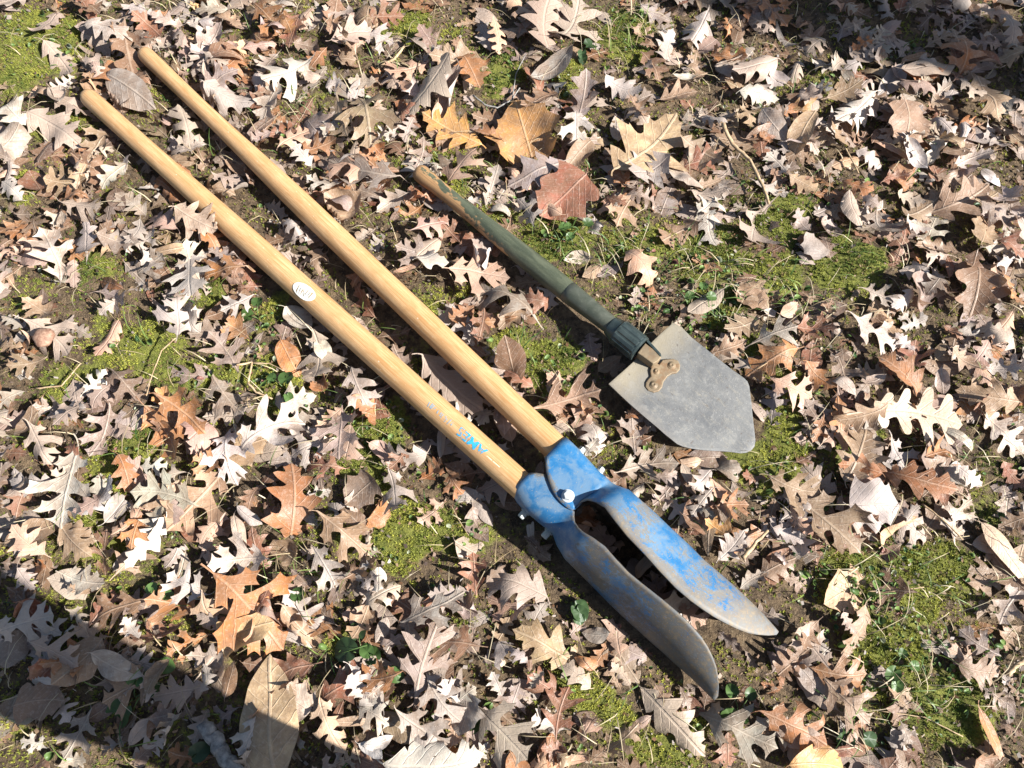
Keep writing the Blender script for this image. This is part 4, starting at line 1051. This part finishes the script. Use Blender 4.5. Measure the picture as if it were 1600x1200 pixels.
GRASSY = [(860,330,50,40),(930,400,70,45),(1130,480,60,40),(760,290,40,30),(1260,480,60,30),(1400,1080,80,60),(1450,960,70,60),(975,60,70,50),(810,525,40,30),(560,640,50,40),(590,490,50,30),(820,525,30,25),(1060,420,60,40),(1180,440,80,40),(1330,1140,40,40),(1330,870,60,50),(190,1050,70,50),
          (440,880,40,50),(330,240,30,20),(240,700,40,40),(520,1020,30,40),(75,830,40,30),(1010,500,40,40),(700,310,40,50),(440,150,60,40),(640,90,60,40),(1480,700,50,40),(560,560,40,30),(1080,800,40,30)]
GR = []
for (a, b_, rx, ry) in GRASSY:
    c = P(a, b_); e = P(a + rx, b_); f_ = P(a, b_ - ry); GR.append((c.x, c.y, abs(e.x - c.x), abs(f_.y - c.y)))
def grass_at(x, y):
    m = np.zeros_like(x)
    for (cx, cy, rx, ry) in GR: m = np.maximum(m, np.clip(1.4 - ((x - cx) / rx) ** 2 - ((y - cy) / ry) ** 2, 0, 1))
    return m
def build_grass(name, n, seed, dens, hr, leanr, wr, cols, label, cat, mat):
    x, y, g = scatter(n, seed, dens); m = len(x)
    h = g.uniform(*hr, m); V, F, k = blades(x, y, ground_z(x, y) + .001, h, g.uniform(*leanr, m), g.uniform(0, 6.28, m), g.uniform(*wr, m), g)
    t = g.random(m)[:, None]; c = np.array(cols[0]) * (1 - t) + np.array(cols[1]) * t
    o = big_mesh(name, V, F, mat, col=np.repeat(c, k, 0)); tag(o, label, cat, kind='stuff')
build_grass('grass', 60000, 2, lambda x, y: .16 * grass_at(x, y) + .012 + .015 * moss_at(x, y), (.018, .060), (.5, 1.9), (.0005, .0012), [(.04, .095, .022), (.19, .26, .065)], 'thin green grass blades between the leaves', 'grass', M_GRASS)
build_grass('straw', 60000, 3, lambda x, y: .12 * grass_at(x, y) + .034 + .02 * np.clip(vnoise(x, y, 6, 41), 0, 1), (.025, .08), (1.15, 1.8), (.0004, .0010), [(.36, .27, .15), (.55, .47, .32)], 'dry straw-coloured dead grass lying among the leaves', 'dead grass', M_GRASS)

def weed_leaf(n_seg=7, notch=.12):
    """small rounded leaf: fan, heart-notched at its stalk"""
    pts = [(0, 0)]
    for k in range(n_seg * 2 + 1):
        a = -math.pi + 2 * math.pi * k / (n_seg * 2); r = .5
        x, y = .5 + r * math.cos(a), r * .92 * math.sin(a)
        if k in (0, n_seg * 2): x = notch
        pts.append((x, y))
    return pts
def build_weeds():
    def dens(x, y):
        a = np.clip(moss_at(x, y), 0, 1) * .22 + .07
        for (cx, cy, rx, ry) in ((1420,1000,170,170),(1310,880,90,80),(1060,460,120,90),(930,360,90,60),(860,300,60,60),(580,650,90,70),(430,540,60,70),(1150,450,100,60)):
            q = P(cx, cy); e = P(cx + rx, cy); f_ = P(cx, cy - ry)
            a = np.maximum(a, np.clip(1.3 - ((x - q.x) / (e.x - q.x)) ** 2 - ((y - q.y) / (f_.y - q.y)) ** 2, 0, .9))
        return a * np.clip(.4 + vnoise(x, y, 20, 51), 0, 1)
    x, y, g = scatter(52000, 4, dens); n = len(x)
    T = np.array([p for p in weed_leaf(5)]); m = len(T)
    s = g.uniform(.004, .009, n) * np.where(g.random(n) < .25, 1.7, 1); a = g.uniform(0, 6.28, n); z = ground_z(x, y) + g.uniform(.002, .012, n)
    tx, ty = g.normal(0, .35, n), g.normal(0, .35, n); asp = g.uniform(.6, 1., n)
    lx = T[None, :, 0] * s[:, None]; ly = T[None, :, 1] * s[:, None] * asp[:, None]
    cup = 8 * ly ** 2 / s[:, None] * .25
    V = np.stack([x[:, None] + lx * np.cos(a)[:, None] - ly * np.sin(a)[:, None], y[:, None] + lx * np.sin(a)[:, None] + ly * np.cos(a)[:, None], z[:, None] + lx * tx[:, None] + ly * ty[:, None] + cup], 2)
    tri = np.array([(0, k, k + 1) for k in range(1, m - 1)])
    F = (np.arange(n)[:, None, None] * m + tri[None]).reshape(-1, 3)
    t = g.random(n)[:, None]
    c = np.array([.03, .07, .02]) * (1 - t) + np.array([.15, .22, .055]) * t
    pale = (g.random(n) < .12)[:, None]; c = np.where(pale, np.array([.24, .26, .17]), c)
    red = (g.random(n) < .05)[:, None]; c = np.where(red, np.array([.20, .09, .07]), c)
    o = big_mesh('low_weeds', V.reshape(-1, 3), F, M_WEED, col=np.repeat(c, m, 0))
    tag(o, 'mat of tiny round green weed leaves among the moss', 'weeds', kind='stuff')
build_weeds()

def build_debris():
    x, y, g = scatter(70000, 6, lambda x, y: .5 + .3 * vnoise(x, y, 10, 61)); n = len(x)
    a = g.uniform(0, 6.28, n); l = g.uniform(.001, .0048, n); w = l * g.uniform(.2, .9, n); z = ground_z(x, y) + g.uniform(.001, .007, n)
    V = np.zeros((n, 4, 3), np.float32); tl = g.normal(0, .4, (n, 2))
    for k, (u, v) in enumerate(((-1, -.6), (.8, -1), (1, .5), (-.5, 1))):
        du = u * l * g.uniform(.6, 1.1, n); dv = v * w * g.uniform(.6, 1.1, n)
        V[:, k] = np.stack([x + du * np.cos(a) - dv * np.sin(a), y + du * np.sin(a) + dv * np.cos(a), z + du * tl[:, 0] + dv * tl[:, 1]], 1)
    pal = np.array([LC['g'], LC['t'], LC['b'], LC['d'], LC['b'], LC['t'], (.10, .07, .05)]) * .8
    o = big_mesh('debris', V.reshape(-1, 3), np.arange(n * 4).reshape(-1, 4), M_GRASS, col=np.repeat(pal[g.integers(0, 7, n)], 4, 0), smooth=False)
    tag(o, 'crumbs of broken leaf and bark scattered over the soil', 'debris', kind='stuff')
build_debris()

# individual broad-leaved weeds
def weed_plant(px, py, sizes, seed, label, col=(.035, .13, .04)):
    r = random.Random(seed); c = P(px, py, .0); z0 = float(ground_z(c.x, c.y))
    root = empty('weed_plant', (c.x, c.y, z0)); tag(root, label, 'plant', 'broad-leaved weeds')
    for i, s in enumerate(sizes):
        a = r.uniform(0, 6.28) if len(sizes) > 2 else r.uniform(0, 6.28); d = r.uniform(.008, .02) if i else .004
        bx, by = c.x + math.cos(a) * d, c.y + math.sin(a) * d; hz = z0 + r.uniform(.010, .022)
        V, UV = [], []; T = weed_leaf(9, .16); rings = (0, .5, 1.)
        T0 = np.array(T[1:]); cen = np.array([.42, 0])
        for q in (.02, .55, 1.):
            for p in T0:
                w = cen + (p - cen) * q; lx, ly = w * s
                zz = hz + .45 * abs(ly) * q - 14 * lx * lx * .8 + s * .06 * q * math.sin(14 * p[1] + 9 * p[0] + i)
                V.append((bx + lx * math.cos(a) - ly * math.sin(a), by + lx * math.sin(a) + ly * math.cos(a), zz))
        m = len(T0); F = [[q * m + k, q * m + (k + 1) % m, (q + 1) * m + (k + 1) % m, (q + 1) * m + k] for q in range(2) for k in range(m)] + [list(range(m - 1, -1, -1))]
        k = r.uniform(.7, 1.5); cc = (col[0] * k, col[1] * k, col[2] * k)
        mesh_obj('leaf', V, F, M_WEED, root, col=np.tile(cc, (len(V), 1)))
        sv, sf = tube([Vector((c.x, c.y, z0 - .002)), Vector(((c.x + bx) / 2, (c.y + by) / 2, z0 + .01)), Vector((bx + math.cos(a) * s * .2, by + math.sin(a) * s * .2, hz - .001))], [.0008] * 3, 5)
        mesh_obj('stem', sv, sf, M_WEED, root, col=np.tile((.10, .16, .05), (len(sv), 1)))
def tube(pts, rad, seg=8, cap=True):
    V, F = [], []
    for i, p in enumerate(pts):
        d = (pts[min(i + 1, len(pts) - 1)] - pts[max(i - 1, 0)]).normalized(); a = d.orthogonal().normalized(); b_ = d.cross(a)
        if i and a.dot(pa) < 0: pass
        if i: a = (pa - d * pa.dot(d)).normalized(); b_ = d.cross(a)
        pa = a
        for k in range(seg): V.append(p + a * (math.cos(2*math.pi*k/seg) * rad[i]) + b_ * (math.sin(2*math.pi*k/seg) * rad[i]))
    for i in range(len(pts) - 1):
        for k in range(seg): F.append((i*seg+k, i*seg+(k+1)%seg, (i+1)*seg+(k+1)%seg, (i+1)*seg+k))
    if cap: F += [list(range(seg - 1, -1, -1)), [(len(pts)-1)*seg + k for k in range(seg)]]
    return [tuple(v) for v in V], F
W = [(567,1022,(.040,.030),'dark green weed with two large round leaves near the golden star-shaped leaf'),(597,1038,(.030,.026,.024,.02),'cluster of crinkled green leaves near the golden star-shaped leaf'),
 (212,1092,(.045,.032,.028),'dark green weed with its largest round leaf in the dark shadow patch'),(365,965,(.034,.022),'dark green round weed leaf under the orange-brown curled leaf'),(404,938,(.030,.018),'shiny green weed leaf standing up by the orange-brown curled leaf'),
 (469,946,(.024,.018),'small dark green weed between moss and grey oak leaves'),(890,941,(.030,.026,.02,.02),'green leafy sprig beside the dull blue blade'),(755,1148,(.022,.020),'pair of small green leaves among grey oak leaves'),
 (1154,1112,(.026,.022,.02),'small green weed by the point of the dull blue blade'),(909,82,(.030,.022,.02),'green weed in the grass beyond the golden cupped leaf'),(405,500,(.030,.022),'light green weed beside the stickered handle'),
 (450,612,(.028,.020,.018),'green weed beside the angular tan twig'),(182,110,(.032,.022),'bright green weed by the butt end of the plain handle'),(1394,1040,(.024,.02,.02,.018,.016),'bright green sprig in the weedy ground past the blade points'),
 (250,1030,(.026,.02),'round green leaves inside the dark shadow patch'),(300,1185,(.03,.022),'green weed by the grey stick'),(1095,470,(.02,.018,.018),'green sprig beside the shovel collar'),(905,362,(.022,.02,.018,.016),'bright green sprig beside the green shovel handle'),
 (1330,1145,(.026,.024,.02),'light green long-leaved weed in the weedy ground'),(240,935,(.02,.018),'small green leaves by the edge of the shadow')]
for i, (px, py, sz, lab) in enumerate(W): weed_plant(px, py, sz, 40 + i, lab, (.055, .10, .026) if i % 3 else (.035, .065, .024))

# ------------------------------------------------------------------ twigs and sticks
def twig(pts, r0, r1, mat, label, seed, forks=(), name='twig'):
    """pts: pixels along the stick; it lies on the leaves"""
    r = random.Random(seed)
    def lay(pp, ra, rb):
        W_ = []
        for (px, py) in pp:
            q = P(px, py, .012); iy, ix = cell(q.x, q.y); W_.append(P(px, py, min(float(H[iy, ix]), .036)))
        zs = [w.z + .007 for w in W_]; zl = [max(zs[0], sum(zs) / len(zs) * .8)] + [sum(zs) / len(zs)] * (len(zs) - 2) + [max(zs[-1], sum(zs) / len(zs) * .8)]
        pts3 = []
        for (a, b_), (za, zb_) in zip(zip(W_, W_[1:]), zip(zl, zl[1:])):
            for k in range(5):
                s = k / 5; v = a.lerp(b_, s); v.z = za + (zb_ - za) * s + ra; v += Vector((r.gauss(0, ra * .22), r.gauss(0, ra * .22), 0)); pts3.append(v)
        e = W_[-1].copy(); e.z = zl[-1] + rb; pts3.append(e)
        n = len(pts3); return tube(pts3, [(ra + (rb - ra) * k / (n - 1)) * r.uniform(.88, 1.15) for k in range(n)], 9)
    v, f = lay(pts, r0, r1)
    mid = Vector(v[len(v) // 2])
    if not forks:
        o = mesh_obj(name, v, f, mat, loc=mid); tag(o, label, 'stick' if name == 'stick' else 'twig', 'loose twigs')
    else:
        root = empty(name, mid); tag(root, label, 'twig', 'loose twigs')
        mesh_obj('stem', v, f, mat, root)
        for fk in forks: mesh_obj('side_shoot', *lay(fk, r1 * 1.0, r1 * .6), mat, root)
twig([(1127,199),(1143,228),(1165,262),(1186,298),(1199,323)], .0036, .0026, M_TWIG, 'straight tan twig lying on moss beyond the shovel', 1)
twig([(277,531),(262,556),(245,585),(232,621)], .0012, .0007, M_TWIG, 'thin bowed leaf stalk lying across a moss cushion', 2)
twig([(372,574),(397,570),(393,604),(404,616),(428,626)], .0020, .0014, M_TWIG, 'angular bent tan twig beside the stickered handle', 3, [[(397,570),(425,572),(445,582)]])
twig([(322,1130),(338,1148),(356,1172),(385,1212)], .0095, .0115, M_GREYTWIG, 'thick grey weathered stick in the dark shadow patch', 4, name='stick')
twig([(740,154),(758,168),(777,172),(800,161),(812,142)], .0019, .0012, M_GREYTWIG, 'pale curved twig beyond the golden cupped leaf', 5, [[(800,161),(806,120),(822,88)]])
twig([(1568,1053),(1585,1038),(1604,1022)], .0034, .0034, M_TWIG, 'short tan stick in the weedy ground past the blade points', 6, name='stick')
twig([(1158,873),(1176,852),(1196,831)], .0038, .0022, M_TWIG, 'pale tan stick beside the bright blue blade', 7, name='stick')
twig([(1180,580),(1205,562),(1240,538)], .0011, .0008, M_TWIG, 'thin stalk lying on the grey leaf by the shovel blade', 8)
twig([(597,109),(616,95),(636,79)], .0030, .0024, M_TWIG, 'short straw-coloured stick among pale leaves beyond the plain handle', 9, name='stick')
twig([(706,792),(718,815),(733,838)], .0008, .0006, M_TWIG, 'orange pine needle beside the blue socket', 10)
twig([(1370,1110),(1440,1120),(1500,1150)], .0010, .0008, M_TWIG, 'thin dry stalk in the weedy ground', 11)
twig([(1435,790),(1470,810),(1500,845)], .0016, .0011, M_TWIG, 'thin brown twig beyond the bright blue blade', 12)
twig([(60,610),(100,605),(130,570)], .0014, .0010, M_TWIG, 'bowed thin tan twig at the edge of the moss', 13)
twig([(1352,924),(1390,925),(1440,918)], .0009, .0006, M_TWIG, 'leaf stalk beyond the cream tan leaf', 14)
twig([(1290,200),(1320,230),(1335,280)], .0018, .0012, M_TWIG, 'dark bent twig in the thick leaves beyond the shovel', 15)
# nut husks
for (px, py, s, lab) in ((74, 531, .018, 'round brown nut husk lying on a tan oak leaf'), (434, 588, .0085, 'small brown acorn cap by the angular tan twig')):
    c = P(px, py, .02); iy, ix = cell(c.x, c.y); zb_ = min(.03, float(H[iy, ix]))
    V, F = [], []; n = 20; m = 10
    for i in range(m + 1):
        th = math.pi * i / m
        for k in range(n):
            ph = 2 * math.pi * k / n; rr = s * (1 + .06 * math.sin(5 * ph + i) + .05 * math.sin(3 * ph)) * math.sin(th)
            V.append((c.x + rr * math.cos(ph), c.y + rr * math.sin(ph), zb_ + s * .55 - s * .6 * math.cos(math.pi - th)  * (1 if i < m * .7 else .8)))
    for i in range(m):
        for k in range(n): F.append((i*n+k, i*n+(k+1)%n, (i+1)*n+(k+1)%n, (i+1)*n+k))
    tag(mesh_obj('nut_husk', V, F, M_NUTCAP, loc=(c.x, c.y, zb_)), lab, 'nut husk')

# ------------------------------------------------------------------ the one taking the picture, and a bare tree: both out of view, their shadows are not
def skinned(name, joints, edges, mat, parent, sub=2):
    me = bpy.data.meshes.new(name); base = origin_of(parent)
    me.from_pydata([tuple(Vector(j[0]) - base) for j in joints], edges, []); me.materials.append(mat)
    o = bpy.data.objects.new(name, me); COL.objects.link(o); o.parent = parent
    sk = o.modifiers.new('skin', 'SKIN'); sk.use_smooth_shade = True
    for i, j in enumerate(joints):
        r = j[1]; me.skin_vertices[0].data[i].radius = r if isinstance(r, tuple) else (r, r)
    me.skin_vertices[0].data[0].use_root = True
    s = o.modifiers.new('smooth', 'SUBSURF'); s.levels = s.render_levels = sub
    return o
PX, PY = .22, -.828
per = empty('person', (PX, PY, 0)); tag(per, 'person in dark jacket and blue jeans standing over the tools holding a camera', 'person')
X = lambda dx, dy, z: (PX + dx, PY + dy, z)
body = [(X(0, 0, .98), (.155, .11)), (X(0, 0, 1.10), (.145, .10)), (X(0, -.01, 1.28), (.165, .11)), (X(0, -.01, 1.42), (.13, .085)), (X(0, 0, 1.50), .058), (X(0, .03, 1.58), .070), (X(0, .035, 1.67), .085), (X(0, .03, 1.74), .060),
 (X(-.185, -.01, 1.41), .062), (X(-.24, .02, 1.16), .048), (X(-.19, .24, 1.20), .036), (X(.185, -.01, 1.41), .062), (X(.24, .02, 1.16), .048), (X(-.12, .24, 1.20), .036),
 (X(-.085, 0, .90), .085), (X(-.075, .05, .52), .055), (X(-.07, .04, .10), .040), (X(.085, 0, .90), .085), (X(.085, -.02, .52), .055), (X(.10, -.05, .10), .040)]
skinned('body', body, [(0,1),(1,2),(2,3),(3,4),(4,5),(5,6),(6,7),(3,8),(8,9),(9,10),(3,11),(11,12),(12,13),(0,14),(14,15),(15,16),(0,17),(17,18),(18,19)], M_SKIN, per)
skinned('jacket', [(X(0, 0, .90), (.19, .135)), (X(0, 0, 1.10), (.175, .125)), (X(0, -.01, 1.28), (.19, .13)), (X(0, -.01, 1.42), (.15, .10)), (X(0, 0, 1.49), .075), (X(-.185, -.01, 1.41), .082), (X(-.245, .02, 1.16), .064), (X(-.20, .20, 1.195), .050), (X(.185, -.01, 1.41), .082), (X(.245, .02, 1.16), .064), (X(-.10, .20, 1.195), .050)],
        [(0,1),(1,2),(2,3),(3,4),(3,5),(5,6),(6,7),(3,8),(8,9),(9,10)], M_JACKET, per)
skinned('jeans', [(X(0, 0, 1.0), (.15, .11)), (X(-.085, 0, .90), .085), (X(-.075, .05, .52), .066), (X(-.07, .04, .09), .062), (X(.085, 0, .90), .085), (X(.085, -.02, .52), .066), (X(.10, -.05, .09), .062)],
        [(0,1),(1,2),(2,3),(0,4),(4,5),(5,6)], M_DENIM, per)
for s in (-1, 1):
    bx_, by_ = (-.07, .04) if s < 0 else (.10, -.05)
    skinned('boot', [(X(bx_, by_ - .01, .12), .058), (X(bx_, by_ - .02, .045), .050), (X(bx_, by_ + .06, .042), .046), (X(bx_ + .01 * s, by_ + .13, .036), .042)], [(0,1),(1,2),(2,3)], M_BOOT, per)
    hx, hy, hz = (-.19, .24, 1.20) if s < 0 else (-.12, .24, 1.20)
    hd = [(X(hx, hy, hz), .030), (X(hx + .02 * (1 if s < 0 else -1), hy + .05, hz + .005), (.036, .018))]; ed = [(0, 1)]
    for q in range(4):
        i = len(hd); a = (q - 1.5) * .017
        hd += [(X(hx + a + .01, hy + .08, hz + .018), .0090), (X(hx + a + .012, hy + .100 - abs(q - 1.2) * .004, hz + .005), .0084), (X(hx + a + .014, hy + .095 - abs(q - 1.2) * .004, hz - .012), .0078)]
        ed += [(1, i), (i, i + 1), (i + 1, i + 2)]
    i = len(hd); t = -s
    hd += [(X(hx + .04 * t, hy + .035, hz + .012), .0105), (X(hx + .052 * t, hy + .060, hz + .016), .0095)]; ed += [(0, i), (i, i + 1)]
    skinned('hand', hd, ed, M_SKIN, per)
skinned('hair', [(X(0, .015, 1.755), .070), (X(0, -.03, 1.70), .075), (X(0, -.035, 1.62), .055)], [(0,1),(1,2)], M_HAIR, per)

_tc = P(1405, 95); tx, ty = _tc.x - LIGHT.x * 3.1, _tc.y - LIGHT.y * 3.1
tree = empty('bare_tree', (tx, ty, 0)); tag(tree, 'young leafless tree standing to the sunny side of the tools', 'tree')
tr_ = random.Random(9)
def limb(p, d, L, r0, r1, n=9, wob=.05):
    pts, rad = [], []
    for k in range(n):
        pts.append(p.copy()); rad.append(r0 + (r1 - r0) * k / (n - 1)); d = (d + Vector((tr_.gauss(0, wob), tr_.gauss(0, wob), .02))).normalized(); p = p + d * (L / (n - 1))
    return pts, rad
tp, trr = limb(Vector((tx, ty, -.05)), Vector((.01, .0, 1)), 6.0, .155, .045, 16, .02)
trr[0] *= 1.5; trr[1] *= 1.1
mesh_obj('trunk', *tube(tp, trr, 14), M_BARK, tree)
crV, crF = [], []
for k in range(26):
    i = 11 + int(tr_.random() * 4.9); a = tr_.uniform(0, 6.28)
    d = Vector((math.cos(a), math.sin(a), tr_.uniform(1.0, 1.8))).normalized()
    lp, lrad = limb(tp[i], d, tr_.uniform(.9, 1.9), trr[i] * .45, .006, 8, .10)
    for q in [(lp, lrad)] + [limb(lp[j], (d + Vector((tr_.gauss(0, .7), tr_.gauss(0, .7), tr_.gauss(.2, .4)))).normalized(), tr_.uniform(.3, .8), lrad[j] * .6, .003, 6, .12) for j in (3, 4, 5, 6)]:
        v, f = tube(*q, 6); n0 = len(crV); crV += v; crF += [[x + n0 for x in y] for y in f]
mesh_obj('crown', crV, crF, M_BARK, tree)
print('individual leaves', individual, 'litter verts', LITTER['n'], 'moss etc done')
